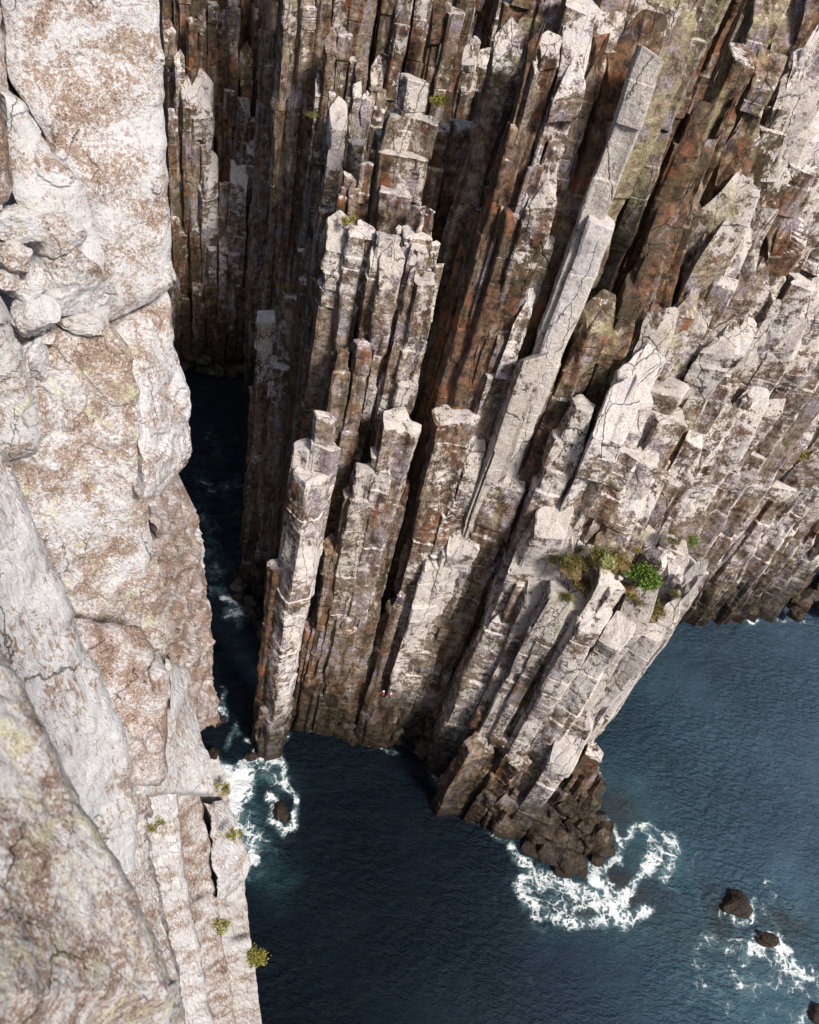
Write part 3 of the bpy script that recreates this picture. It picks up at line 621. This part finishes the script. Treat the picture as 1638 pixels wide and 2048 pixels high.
# far right wall, beyond the black gully
rb = cliff('cliff_wall', 'lichen covered right hand cliff of blocky columns beyond the black gully', 1500, 500, 1300)
rowfill(rb, [(1470, -160), (1900, -120)], 1080, 8, (54, 74), 40, (.3, .7), (.4, .8), (.2, .5))
rowfill(rb, [(1700, 200), (2050, 500)], 1180, 8, (60, 80), 40, (.5, .9), (.1, .5), (.0, .2))
rowfill(rb, [(1640, 500), (1900, 700)], 1195, 6, (56, 70), 40, (.6, .9), (.1, .5), (.0, .2))
rowfill(rb, [(1490, 20), (1800, 0)], 1150, 7, (44, 64), 40, (.3, .7), (.4, .8), (.2, .5))
RB = [
 (1490, 110, 50, 1280, .3, .7, .4), (1540, 130, 48, 1270, .3, .6, .4), (1613, 118, 60, 1250, 1.0, .1, .1), (1600, 175, 50, 1270, .9, .2, .1), (1652, 100, 60, 1240, .9, .2, .1), (1560, 220, 46, 1280, .4, .7, .2),
 (1393, 255, 44, 1330, .0, 1.0, .15), (1410, 300, 40, 1340, .0, 1.0, .1), (1440, 260, 44, 1310, .1, .9, .3), (1480, 300, 46, 1300, .2, .8, .3), (1520, 290, 46, 1295, .2, .8, .2), (1558, 275, 46, 1285, .6, .5, .3), (1600, 260, 50, 1265, .9, .2, .1), (1640, 240, 50, 1250, 1, .1, .1), (1690, 230, 60, 1240, .9, .2, .1), (1605, 330, 40, 1290, .5, .6, .2),
 (1350, 420, 50, 1370, .0, .95, .1), (1385, 400, 40, 1360, .1, .9, .15), (1318, 480, 40, 1385, .0, .9, .1), (1278, 560, 40, 1400, .0, .9, .15), (1330, 560, 40, 1390, .1, .9, .3), (1443, 438, 66, 1370, .8, .4, .45), (1415, 520, 46, 1380, .3, .7, .4), (1508, 484, 82, 1372, .98, .15, .2), (1470, 400, 50, 1340, .5, .6, .5), (1545, 380, 44, 1320, .3, .7, .2), (1585, 440, 50, 1320, .5, .6, .1), (1640, 380, 60, 1290, .9, .2, .05), (1690, 420, 60, 1280, .9, .2, .05),
 (1545, 578, 54, 1390, .9, .2, .1), (1500, 560, 44, 1392, .7, .3, .3), (1600, 560, 46, 1370, 1, .1, .0), (1622, 606, 44, 1370, 1.1, .0, .0), (1660, 560, 50, 1340, 1, .1, .0), (1450, 560, 44, 1400, .8, .3, .3), (1375, 590, 50, 1410, .5, .5, .5), (1400, 620, 44, 1420, .9, .2, .4), (1240, 660, 44, 1420, .1, .8, .4), (1290, 640, 40, 1420, .2, .8, .4),
 (1313, 658, 48, 1442, 1.0, .1, .35), (1348, 665, 44, 1440, .8, .2, .5), (1433, 682, 58, 1442, 1.0, .1, .3), (1480, 660, 46, 1425, .6, .5, .1), (1260, 720, 34, 1450, .6, .4, .2), (1520, 650, 44, 1410, .8, .3, .05), (1575, 670, 44, 1390, 1.1, .0, .0), (1610, 700, 40, 1380, 1.0, .1, .0), (1650, 690, 50, 1360, 1, .1, .0),
 (1290, 750, 58, 1478, 1.05, .0, .1), (1330, 765, 56, 1470, 1.0, .05, .15), (1395, 780, 50, 1460, .8, .2, .5), (1445, 765, 40, 1440, .7, .4, .05), (1345, 830, 50, 1480, .8, .3, .35), (1385, 870, 46, 1475, .8, .3, .3), (1430, 840, 50, 1455, .8, .3, .1), (1470, 840, 60, 1440, 1.0, .1, .0), (1500, 790, 44, 1420, .9, .2, .0), (1545, 800, 40, 1400, 1, .1, .0),
 (1240, 820, 58, 1505, .95, .15, .15), (1210, 880, 44, 1500, .7, .4, .1), (1255, 900, 46, 1510, .9, .2, .2), (1297, 915, 48, 1505, .9, .25, .05), (1335, 900, 36, 1492, .5, .6, .1), (1300, 980, 46, 1512, .8, .25, .05), (1265, 1000, 44, 1520, .85, .2, .1), (1225, 1010, 44, 1520, .9, .2, .1), (1340, 960, 34, 1495, .4, .6, 0), (1370, 930, 40, 1480, .7, .4, .0), (1400, 930, 40, 1465, .9, .3, .0), (1430, 900, 40, 1450, .9, .3, .0), (1180, 960, 40, 1500, .4, .5, .1)]
for i, a in enumerate(RB):
    column(rb, *a[:4], white=a[4], brown=a[5], green=a[6], cap='broken' if i % 3 == 2 else 'flat')

# outer end of the right cliff standing in the open sea
oc = cliff('cliff_end', 'white topped outer end of the cliff above an undercut shore at the right edge', 1540, 1000, 1215)
OC = [(1405, 1000, 44, 1330, 1.0, .1, .0), (1440, 985, 46, 1310, 1.1, .0, .0), (1420, 1040, 40, 1260, 1.0, .1, 0), (1460, 1000, 36, 1240, 1.0, .0, 0), (1490, 930, 40, 1260, .9, .2, .1), (1530, 900, 40, 1250, .9, .2, .2), (1560, 860, 40, 1260, .9, .2, .1), (1600, 820, 40, 1260, .9, .2, .1), (1640, 780, 44, 1250, .9, .2, .1),
 (1480, 1050, 34, 1232, 1.1, .0, 0), (1510, 1060, 36, 1228, 1.1, .0, 0), (1535, 1000, 40, 1228, .5, .5, .4), (1565, 960, 40, 1230, .8, .3, .2), (1600, 920, 44, 1230, .9, .2, .4), (1640, 890, 44, 1228, .9, .2, .2), (1500, 985, 36, 1240, .8, .3, .1), (1575, 1040, 36, 1222, .7, .4, .2), (1610, 1000, 40, 1222, .8, .3, .2), (1645, 980, 44, 1220, .9, .2, .2), (1620, 1060, 40, 1216, 1.0, .1, .1), (1660, 1050, 44, 1214, 1, .1, 0), (1690, 980, 50, 1214, 1, .1, 0), (1700, 860, 50, 1225, 1, .1, 0), (1450, 930, 40, 1290, 1.0, .1, 0), (1585, 1090, 28, 1218, .2, .7, .1), (1545, 1090, 26, 1220, .4, .6, 0)]
for i, a in enumerate(OC):
    column(oc, *a[:4], white=a[4], brown=a[5], green=a[6], cap='broken' if i % 2 else 'flat', rough=1.3)
for i in range(56):
    x = random.uniform(1395, 1720); boulder(oc, x, random.uniform(1135, 1215) + (x - 1400)*.13, random.uniform(20, 56), z=random.uniform(0, 4), white=-.3, brown=.6, squash=(1.2, 1, .8))

rowfill(oc, [(1640, 700), (1900, 900)], 1190, 7, (50, 60), 40, (.6, .9), (.1, .5))
# promontory with the grassy ledge
pr = cliff('headland', 'pale columned headland with a grassy shrub dotted ledge above open water', 1200, 1200, 1600, 'headland')
PR = [
 (1113, 1036, 50, 1520, 1.0, .1, .0), (1145, 1066, 50, 1530, 1.0, .1, .0), (1070, 1092, 46, 1520, .95, .15, .0), (1095, 1150, 46, 1545, .85, .2, .15), (1062, 1160, 44, 1530, .5, .5, .1), (1018, 1205, 56, 1522, .8, .25, .2), (1045, 1260, 40, 1540, .6, .4, .2),
 (1123, 1180, 46, 1572, .8, .2, .25), (1080, 1310, 50, 1560, .9, .1, .35), (1128, 1212, 30, 1585, .7, .3, .2), (1160, 1150, 44, 1560, .5, .4, .4), (1170, 1180, 44, 1580, .6, .4, .3), (1205, 1150, 44, 1570, .5, .4, .5), (1222, 1165, 56, 1600, 1.05, .0, .2), (1190, 1230, 44, 1610, .95, .05, .2), (1155, 1290, 44, 1605, .9, .05, .2),
 (1278, 1208, 44, 1610, 1.05, .0, .1), (1250, 1140, 44, 1570, .5, .4, .5), (1290, 1140, 44, 1560, .6, .4, .3), (1313, 1248, 40, 1618, 1.0, .0, .15), (1345, 1222, 36, 1612, 1.0, .0, .1), (1380, 1182, 32, 1600, 1.1, .0, .0), (1330, 1150, 44, 1560, .9, .1, .1), (1365, 1135, 34, 1560, 1.0, .0, 0), (1345, 1090, 34, 1535, .9, .2, .1), (1320, 1060, 30, 1520, .8, .3, .1),
 (1285, 1085, 40, 1530, .6, .4, .3), (1250, 1095, 44, 1540, .6, .4, .3), (1210, 1100, 44, 1545, .6, .4, .3), (1175, 1100, 40, 1545, .6, .4, .3), (1388, 1150, 22, 1575, 1.0, .1, 0), (1240, 1250, 44, 1622, .95, .05, .15),
 (1100, 1390, 46, 1580, .8, .2, .3), (1060, 1400, 50, 1560, .7, .3, .25), (1130, 1400, 40, 1618, .8, .2, .15), (1180, 1420, 40, 1632, .7, .3, .1), (1020, 1360, 50, 1540, .6, .4, .2), (985, 1370, 46, 1520, .3, .6, .1), (1145, 1480, 44, 1650, .9, .3, .0), (1100, 1490, 44, 1620, .2, .7, .0), (1060, 1480, 44, 1590, .3, .7, .0), (1020, 1460, 46, 1575, .4, .6, .0), (1190, 1500, 36, 1640, .2, 1.1, .0)]
for i, a in enumerate(PR):
    column(pr, *a[:4], white=a[4] + .18, brown=a[5] - .05, green=a[6] + .08, cap='broken' if i % 4 == 1 else 'flat', rough=.6)
for i in range(90):
    u = random.random(); x = 850 + u*340 + random.uniform(-30, 30); y = 1450 + u*200 + random.uniform(-70, 40)
    boulder(pr, x, y, random.uniform(20, 60), z=random.uniform(0, 7), white=random.uniform(-.4, .2), brown=.6, squash=(1, 1, 1.0), sub=4, cuts=18)
for x, y, w, z in [(1140, 1712, 84, .6), (1100, 1705, 76, .8), (1075, 1670, 64, 2), (1150, 1680, 70, 2), (1115, 1670, 70, 3), (1125, 1735, 60, .2), (1165, 1740, 40, .2), (1195, 1720, 40, .2), (1085, 1650, 90, 4), (1160, 1640, 90, 5), (1205, 1690, 62, .5), (1220, 1700, 36, .5), (1150, 1720, 80, .3), (1060, 1690, 56, .3), (1180, 1660, 70, 3), (1185, 1600, 60, 4), (1190, 1560, 46, 5), (1120, 1600, 90, 7), (1060, 1600, 80, 5)]:
    boulder(pr, x, y, w, z=z, white=-.25, brown=.45, squash=(1, 1, .62), sub=5, cuts=26, rough=.05)

stubs(pr, [(950, 1420), (1170, 1560), (1190, 1690), (990, 1650)], 50, (30, 66), 60, (-.4, .3))
for x, y, w, yb, sq in [(1313, 1118, 62, 1568, (.8, .9, 1.15)), (1348, 1090, 24, 1550, (1, 1, .8)), (1240, 1155, 14, 1595, (1, 1, 1)), (1252, 1150, 12, 1595, (1, 1, .9)), (1340, 1110, 22, 1565, (1, 1, .8)), (1358, 1160, 26, 1580, (1, 1, .9)), (1345, 1075, 26, 1545, (1.2, 1, .5)), (1335, 1092, 16, 1550, (1, 1, .7))]:
    boulder(pr, x, y, w, yb, white=1.1, brown=-.1, name='loose_block', squash=sq, sub=4 if w > 40 else 3, rough=.03)
boulder(pr, 1082, 1290, 12, 1562, white=1.2, brown=0, name='loose_block')

# ------------------------------------------------------------------ near left cliff
def depth_pts(pts, D):
    return [(a, b, D if not isinstance(D, (list, tuple)) else D[0] + (D[1] - D[0])*i/(len(pts) - 1)) for i, (a, b) in enumerate(pts)]
P = atD(200, 1000, 22)
lc = thing('cliff', 'huge pale lichen speckled cliff face of stacked slabs filling the left side', 'cliff', (P.x, P.y, 0))
rib = lambda name, l, r, Dl, Dr, **k: ribbon(lc, name, depth_pts(l, Dl), depth_pts(r, Dr), k.pop('mat', ROCKN), **k)
rib('slab', [(-20, -180), (8, 20), (22, 150), (60, 212), (108, 295), (168, 365), (205, 515), (222, 655)], [(312, -180), (320, 0), (330, 150), (336, 300), (346, 450), (354, 583)], (30, 27), (31, 28), white=.62, brown=.35, green=.0, amp=.12, thick=9)
rib('slab', [(-200, -180), (-100, 120), (-80, 300)], [(4, -180), (8, 60), (16, 170)], (30, 28), (31, 29), white=.6, brown=.4, thick=8)
rib('slab', [(-120, 110), (-80, 500)], [(6, 140), (26, 290), (35, 412)], 24, 25, white=.3, brown=.65, green=.1, thick=6)
rib('slab', [(14, 178), (24, 300), (34, 400), (95, 545), (190, 645)], [(62, 205), (110, 300), (170, 368), (212, 520), (222, 660)], (28, 25.5), (28.3, 26), white=.75, brown=.2, amp=.1, thick=7)
rib('slab', [(-120, 585), (-120, 940)], [(18, 600), (45, 680), (66, 740), (82, 810), (88, 880), (66, 938)], 19, (20, 19), white=.75, brown=.15, amp=.14, thick=6, bevd=.7)
rib('slab', [(30, 655), (20, 700), (0, 770), (-10, 860), (-10, 950), (40, 1025), (110, 1150), (140, 1250), (170, 1370), (180, 1482), (200, 1640)], [(228, 650), (262, 700), (280, 790), (287, 900), (296, 1010), (326, 1180), (342, 1300), (318, 1440), (330, 1640)], (25.4, 21), (25.8, 22), white=.5, brown=.45, green=.22, amp=.12, thick=9)
rib('slab', [(222, 650), (268, 740), (288, 860), (306, 1000)], [(352, 585), (354, 680), (384, 780), (386, 880), (392, 912), (318, 1000)], (27.3, 23), (29, 25.5), white=.62, brown=.3, amp=.11, thick=8)
rib('slab', [(292, 985), (322, 1180), (345, 1330), (392, 1446)], [(362, 962), (398, 1060), (414, 1150), (430, 1350), (438, 1436)], (34, 36), (40, 42), white=.3, brown=.55, green=.05, amp=.35, thick=9)
rib('slab', [(372, 1020), (392, 1120), (408, 1240)], [(398, 1030), (410, 1110), (420, 1260)], (45, 47), (47, 49), white=.7, brown=.4, amp=.2, thick=6)
rib('slab', [(350, 1340), (370, 1480)], [(425, 1300), (440, 1450)], (50, 56), (54, 58), white=-.2, brown=.4, amp=.4, wet=.4, thick=6)
rib('slab', [(150, 1235), (165, 1400), (180, 1580)], [(300, 1250), (340, 1345), (338, 1580)], (20.9, 15.8), (21.3, 16.6), white=.35, brown=.6, green=.05, amp=.14, thick=5, back=(-.12, .34, -.93))
# lumps between the slabs
for x, y, w, D, sq in [(30, 452, 130, 25.0, (1.1, .9, .75)), (125, 545, 190, 26.2, (1.1, .8, .9)), (68, 622, 120, 24.6, (1, .9, .9)), (165, 625, 130, 26.2, (1.3, .9, .45)), (15, 510, 110, 24.6, (1, 1, .8)), (72, 715, 84, 24.9, (.8, 1, 1.3)), (136, 318, 34, 28.6, (.8, 1, 1.2)), (40, 560, 110, 24.9, (1, 1, .6)), (105, 478, 130, 26.0, (1, 1, .8)), (200, 600, 60, 26.6, (1, 1, .8)), (10, 560, 60, 24, (1, 1, .6)), (90, 672, 60, 25.2, (1, 1, .5))]:
    boulder(lc, x, y, w, D=D, white=.75, brown=.25, wet=0, squash=sq, sub=5, mat=ROCKN, name='rock_lump', rough=.09, cuts=14)
# lower right ribs of the same cliff, falling away to the sea
RIBS = [  # left top, left bottom, right top, right bottom
 ([(342, 1322), (316, 1400), (298, 1480), (284, 1590)], [(374, 1335), (392, 1420), (420, 1500), (436, 1590)], (20.6, 17.2), (22.8, 19.4), .75, .2, .09),
 ([(200, 1470), (200, 1700), (240, 1900), (272, 2120)], [(340, 1480), (372, 1700), (420, 1900), (450, 2120)], (15, 13), (17, 15), .55, .45, .10),
 ([(300, 1450), (330, 1600), (380, 1800), (410, 2120)], [(385, 1440), (420, 1620), (455, 1800), (480, 2120)], (19, 16), (22, 18), .35, .6, .10),
 ([(360, 1420), (400, 1560), (430, 1700), (455, 1850), (470, 2120)], [(410, 1450), (440, 1540), (462, 1660), (480, 1790), (506, 1960), (524, 2120)], (26, 20), (30, 22), .5, .5, .14),
 ([(345, 1380), (380, 1500), (400, 1620)], [(395, 1380), (418, 1470), (440, 1600)], (25, 24), (29, 26), .9, .1, .16),
 ([(420, 1610), (425, 1700), (440, 1800)], [(455, 1600), (490, 1690), (500, 1730), (486, 1790), (478, 1810)], (21.5, 20), (23, 21), .7, .25, .16)]
RIBS = [RIBS[0], RIBS[5]]
def edge_x(tab, y): return float(np.interp(y, [q[0] for q in tab], [q[1] for q in tab]))
EL = [(1400, 262), (1500, 246), (1700, 232), (1900, 288), (2120, 336)]; ER = [(1400, 412), (1500, 434), (1600, 456), (1700, 480), (1850, 490), (1960, 506), (2120, 526)]
NR = 4
for i in range(NR):
    u0, u1 = i/NR - .03, (i + 1)/NR + .02; y0 = [1500, 1520, 1500, 1520][i]
    ys = list(range(y0, 2125, 60)); wv = random.uniform(-4, 4); ph = random.uniform(0, 6)
    L_ = [(edge_x(EL, y)*(1 - u0) + edge_x(ER, y)*u0 + wv*math.sin(y/130 + ph), y) for y in ys]
    R_ = [(edge_x(EL, y)*(1 - u1) + edge_x(ER, y)*u1 + wv*math.sin(y/130 + ph + .6), y) for y in ys]
    d = [.0, .5, .1, .4][i]; Dm = 15 + 8*(i + .5)/NR
    RIBS.append((L_, R_, (Dm + 1.2 + d, Dm - 2.2 + d*.6), (Dm + 2.2 - d, Dm - 1.2 - d*.6), [.6, .8, .5, .75][i], [.4, .2, .45, .3][i], .12))
for l, r, Dl, Dr, w_, b_, am in RIBS:
    rib('rib', l, r, Dl, Dr, mat=ROCKR, white=w_, brown=b_, amp=am, thick=5, bevd=.3, back=(-.12, .34, -.93))
for x, y, w, D in [(455, 1720, 60, 21.6), (485, 1730, 36, 22.4)]:
    boulder(lc, x, y, w, D=D, white=.9, brown=.1, wet=0, squash=(.7, .9, 1.5), sub=4, mat=ROCKN, name='rock_lump', rough=.08)
nb = thing('rock_slab', 'long streaked pale slab slanting past the lower left between ledge and cliff face', 'rock slab', atD(100, 1300, 8))
ribbon(nb, 'slab', depth_pts([(-300, 800), (-250, 1300), (-150, 1800)], (8, 5.5)), depth_pts([(-8, 850), (50, 962), (106, 1100), (170, 1270), (232, 1400), (266, 1500), (281, 1620), (276, 1760)], (9, 6.5)), ROCKS, amp=.07, thick=4, bevd=.25, freq=2.5, white=.85, brown=.2, green=.0, chip=.3)
ne = thing('rock_ledge', 'rounded near ledge crusted with white and yellow lichen in the lower left corner', 'rock ledge', atD(100, 1800, 2.5))
ribbon(ne, 'ledge', depth_pts([(-500, 1220), (-500, 1700), (-500, 2300)], (3.4, 1.0)), depth_pts([(-6, 1262), (60, 1335), (120, 1450), (182, 1600), (262, 1720), (322, 1850), (366, 1980), (385, 2300)], (3.8, 1.3)), ROCKF, amp=.03, thick=2.0, bevd=.22, freq=5, white=.6, brown=.5, green=.3, chip=.2)

# ------------------------------------------------------------------ rocks awash in the sea
def searock(x, y, w, label, sq=(1, .8, .5), n=3):
    P = sea(x, y, .3); r = thing('sea_rock', label, 'rock', (P.x, P.y, 0))
    for i in range(n):
        dx = random.uniform(-.3, .3)*w*(i > 0); dy = random.uniform(-.22, .22)*w*(i > 0)
        boulder(r, x + dx, y + dy, w*(1 if i == 0 else .62), z=.3, white=-.25, brown=.75, squash=sq, name='rock_mass', sub=5, cuts=20, rough=.12)
searock(1478, 1812, 78, 'split brown rock standing above foam off the headland')
searock(1538, 1878, 46, 'low flat brown rock awash just beside the split rock', (1.2, .7, .28), 2)
searock(1632, 2030, 46, 'small brown rock in the bottom right corner of the sea', (1, .9, .5), 2)
searock(562, 1622, 44, 'squat brown rock ringed by white foam below the slim stack', (.9, 1, .6), 3)
searock(500, 1512, 30, 'small brown boulder in the surf at the mouth of the inlet', (1, 1, .8), 1)
searock(428, 1512, 34, 'dark rock at the foot of the left cliff beside the surf', (1, 1, 1.2), 2)
searock(478, 1028, 26, 'pale boulder beside the shaded foot of the buttress in the inlet', (1, 1, .9), 1)
searock(440, 1440, 30, 'wet angular rock under the left cliff where the inlet narrows', (1, 1, .8), 1)

# ------------------------------------------------------------------ plants
def leaves(c, r, n, size, seed, flat=.7):
    rg = np.random.RandomState(seed); cl = rg.randn(max(5, n//60), 3); cl /= np.linalg.norm(cl, axis=1)[:, None]; cl *= rg.uniform(.35, .95, (len(cl), 1)); cl[:, 2] = np.abs(cl[:, 2])*flat
    V, F = [], []
    for i in range(n):
        p = cl[rg.randint(len(cl))] + rg.randn(3)*.17; p = np.array(c) + p*r
        a = rg.randn(3); a /= np.linalg.norm(a); b = np.cross(a, rg.randn(3)); b /= np.linalg.norm(b); s = size*rg.uniform(.6, 1.4)
        k = len(V); V += [p - a*s, p + b*s*.45, p + a*s, p - b*s*.45]; F.append([k, k + 1, k + 2, k + 3])
    return np.array(V), F
def shrub(x, y, w, D, label, mat=LEAF, yb=None, n=900, flat=.7, cat='shrub'):
    P = atD(x, y, D) if D else at(x, y, yb); r = w*m_per_px(P)/2
    t = thing('shrub', label, cat, P)
    v, f = leaves(P, r, n, r*.10, nseed(), flat); link('foliage', v, f, mat, t)
    V, F = [], []
    for i in range(7):
        a = random.uniform(0, 6.28); e = np.array([math.cos(a)*r*.7, math.sin(a)*r*.7, r*random.uniform(.2, .7)]); b = np.array(P) - np.array([0, 0, r*.35]); k = len(V); q = r*.04
        V += [b + [q, 0, 0], b + [-q, q, 0], b + [-q, -q, 0], np.array(P) + e]; F += [[k, k + 1, k + 3], [k + 1, k + 2, k + 3], [k + 2, k, k + 3]]
    link('stem', np.array(V), F, STEM, t)
shrub(1290, 1160, 66, None, 'large dark green shrub in the middle of the grassy headland ledge', yb=1600, n=2600)
shrub(1216, 1130, 40, None, 'pale yellow green cushion shrub on the grassy headland ledge', LEAFP, yb=1592, n=1300)
shrub(1256, 1148, 22, None, 'small green bush between pale stones and the large dark shrub', LEAF, yb=1598, n=500)
shrub(1384, 1082, 30, None, 'bright green bush at the outer tip of the headland', LEAF, yb=1560, n=800)
shrub(1080, 1255, 38, None, 'dark green bush lodged in a crack below the headland ledge', LEAF, yb=1556, n=1000)
shrub(1125, 1120, 24, None, 'green tuft under the two white headland blocks', LEAF, yb=1560, n=500)
shrub(1275, 1102, 24, None, 'brownish green bush at the back of the headland ledge', LEAFO, yb=1572, n=500)
shrub(877, 204, 40, None, 'olive cushion plant right of the blocky pinnacle', LEAFO, yb=1150, n=900)
shrub(1008, 214, 34, None, 'olive bush at the top of the dark recess', LEAFO, yb=1130, n=800)
shrub(697, 442, 34, None, 'green tuft behind the middle row of buttress tops', LEAFO, yb=1262, n=600)
shrub(852, 522, 18, None, 'tiny green tuft on the stepped right hand buttress top', LEAFO, yb=1360, n=300)
shrub(578, 584, 36, Dof(578, 592, 1191, True), 'rusty tuft crowning the left shoulder of the buttress', GRASS, n=600)
shrub(516, 1912, 44, 19.8, 'pale green shrub sticking out over the water from the left cliff edge', LEAFO, n=1600)
shrub(441, 1856, 38, 17.0, 'small olive plant growing on the lower left rock ribs', LEAFO, n=900)
shrub(312, 1652, 34, 13.6, 'little green plant in the crack beside the near slab', LEAFO, n=700)
shrub(468, 1668, 34, 20.6, 'yellow green plant on the cliff edge above the teal surf', LEAFO, n=800)
shrub(444, 1578, 34, 22.5, 'olive plant hanging on the cliff edge beside the white surf', LEAFO, n=800)
shrub(1590, 902, 46, None, 'dry yellow shrub in a hollow near the right edge', LEAFO, yb=1236, n=700)
shrub(1570, 888, 16, None, 'small green bush left of the dry yellow shrub', LEAF, yb=1240, n=300)
shrub(1610, 950, 18, None, 'small green bush below the dry yellow shrub', LEAF, yb=1236, n=300)
shrub(1588, 716, 14, None, 'tiny green bush high on the white right hand columns', LEAF, yb=1392, n=250)
shrub(956, 1112, 16, None, 'tiny green plant beside the white block low on the right wall', LEAF, yb=1466, n=300)
# dry grass on the ledge: nobody could count the blades
V, F = [], []
rg = np.random.RandomState(5)
for x, y, w, yb, n in [(1150, 1125, 60, 1572, 1500), (1165, 1165, 40, 1580, 900), (1200, 1108, 60, 1572, 1500), (1235, 1118, 60, 1580, 1200), (1310, 1218, 56, 1608, 1500), (1262, 1190, 24, 1602, 500), (1285, 1200, 40, 1606, 700), (1135, 1195, 30, 1590, 600), (1345, 1078, 40, 1548, 700), (1110, 1122, 40, 1552, 500), (1350, 1190, 24, 1600, 400), (1600, 910, 60, 1234, 700), (622, 230, 30, 900, 300)]:
    P0 = np.array(at(x, y, yb)); r = w*m_per_px(Vector(P0))/2
    for _ in range(n):
        p = P0 + rg.randn(3)*np.array([.42, .42, .10])*r; a = rg.randn(3); a[2] = abs(a[2]) + .5; a /= np.linalg.norm(a); b = np.cross(a, rg.randn(3)); b /= np.linalg.norm(b)
        s = rg.uniform(.12, .34); k = len(V); V += [p - b*.045, p + b*.045, p + a*s]; F.append([k, k + 1, k + 2])
o = link('grass', np.array(V), F, GRASS); o['kind'] = 'stuff'
for x, y, w, yb in [(1150, 1130, 76, 1568), (1205, 1118, 84, 1570), (1245, 1130, 76, 1578), (1310, 1222, 60, 1604), (1285, 1180, 70, 1594), (1170, 1165, 56, 1576), (1262, 1165, 60, 1588)]:
    P0 = at(x, y, yb); v, f = boulder_mesh(P0 - Vector((0, 0, .5)), w*.8*m_per_px(P0)/2, nseed(), 3, (1, 1, .35)); link('soil_mound', v, f, SOIL, pr)

# ------------------------------------------------------------------ climbers
HELM = simple("helmet_white", (.8, .8, .8), (.85, .85, .85), 3, .35)
RED = simple("jacket_red", (.32, .02, .015), (.45, .03, .02)); BLUE = simple("jacket_blue", (.02, .03, .12), (.04, .06, .2)); SKIN = simple("skin", (.5, .3, .2), (.55, .34, .24)); TROU = simple("trousers_dark", (.02, .02, .025), (.04, .04, .045))
def person(P, label, jacket, face, arms):
    t = thing('person', label, 'person', P); c, s = math.cos(face), math.sin(face)
    def skin(name, verts, edges, radii, mat):
        me = bpy.data.meshes.new(name); me.from_pydata([(x*c - y*s, x*s + y*c, z) for x, y, z in verts], edges, []); me.materials.append(mat)
        o = bpy.data.objects.new(name, me); scene.collection.objects.link(o); o.parent = t
        m = o.modifiers.new('skin', 'SKIN'); sv = me.skin_vertices[0].data
        for i, r in enumerate(radii): sv[i].radius = (r, r); sv[i].use_root = (i == 0)
        o.modifiers.new('sub', 'SUBSURF').levels = 1; return o
    v = [(0, 0, .93), (0, 0, 1.15), (0, 0, 1.38), (0, .02, 1.5), (0, .04, 1.62), (0, .05, 1.72)]; r = [.14, .13, .15, .06, .095, .07]; e = [(0, 1), (1, 2), (2, 3), (3, 4), (4, 5)]
    for sg in (-1, 1):
        k = len(v); v += [(sg*.1, .02, .88), (sg*.12, .12, .5), (sg*.13, 0, .1), (sg*.14, .14, .04)]; r += [.09, .06, .045, .04]; e += [(0, k), (k, k + 1), (k + 1, k + 2), (k + 2, k + 3)]
        k = len(v); a = arms[0 if sg < 0 else 1]
        el = (sg*.30, .1 + .1*a, 1.18 + .25*a); wr = (sg*.24, .32, 1.15 + .5*a)
        v += [(sg*.19, 0, 1.4), el, wr, (wr[0], wr[1] + .07, wr[2] + .02)]; r += [.06, .045, .03, .03]; e += [(2, k), (k, k + 1), (k + 1, k + 2), (k + 2, k + 3)]
        h = k + 3
        for f in range(5):
            kk = len(v); fx = (f - 2)*.018; v += [(wr[0] + fx, wr[1] + .11 + .01*(2 - abs(f - 2)), wr[2] + .01), (wr[0] + fx, wr[1] + .14, wr[2] - .015)]; r += [.009, .008]; e += [(h, kk), (kk, kk + 1)]
    skin('body', v, e, r, SKIN)
    jv = [(0, 0, .9), (0, 0, 1.15), (0, 0, 1.4)]; jr = [.165, .155, .175]; je = [(0, 1), (1, 2)]
    for sg in (-1, 1):
        a = arms[0 if sg < 0 else 1]; k = len(jv); jv += [(sg*.19, 0, 1.41), (sg*.30, .1 + .1*a, 1.18 + .25*a), (sg*.25, .28, 1.15 + .45*a)]; jr += [.08, .06, .05]; je += [(2, k), (k, k + 1), (k + 1, k + 2)]
    skin('jacket', jv, je, jr, jacket)
    tv = [(0, 0, .92)]; tr = [.16]; te = []
    for sg in (-1, 1):
        k = len(tv); tv += [(sg*.1, .02, .86), (sg*.12, .12, .5), (sg*.13, 0, .12)]; tr += [.11, .08, .06]; te += [(0, k), (k, k + 1), (k + 1, k + 2)]
    skin('trousers', tv, te, tr, TROU)
    hv, hf = boulder_mesh((0, 0, 0), 1, 3, 3, (1, 1, 1), cuts=0, rough=0); hv = hv*[.135, .155, .12]; hv[:, 2] = np.maximum(hv[:, 2], -.02)
    q = np.array([[x*c - y*s, x*s + y*c, z] for x, y, z in hv + np.array([0, .05, 1.71])]) + np.array(P)
    link('helmet', q, hf, HELM, t, smooth=True)
for (x, y, yb, l, jk, fc, ar) in [(765, 1383, 1484, 'climber in red jacket and white helmet, nearer the slim stack', RED, 2.4, (.6, .1)), (779, 1387, 1485, 'second climber in dark red with white helmet, beside the first', RED, -2.2, (.2, .8)), (797, 1197, 1480, 'climber in dark blue with white helmet high in the black gully', BLUE, .6, (.9, .9))]:
    P = at(x - 1, y + 12, yb)
    o = column(mb, x - 1, y + 13, 38 if y > 1300 else 22, yb, -.4, .5, .05, name='ledge_rock', tilt=(0, 0), rough=.5)
    person(P, l, jk, fc, ar)
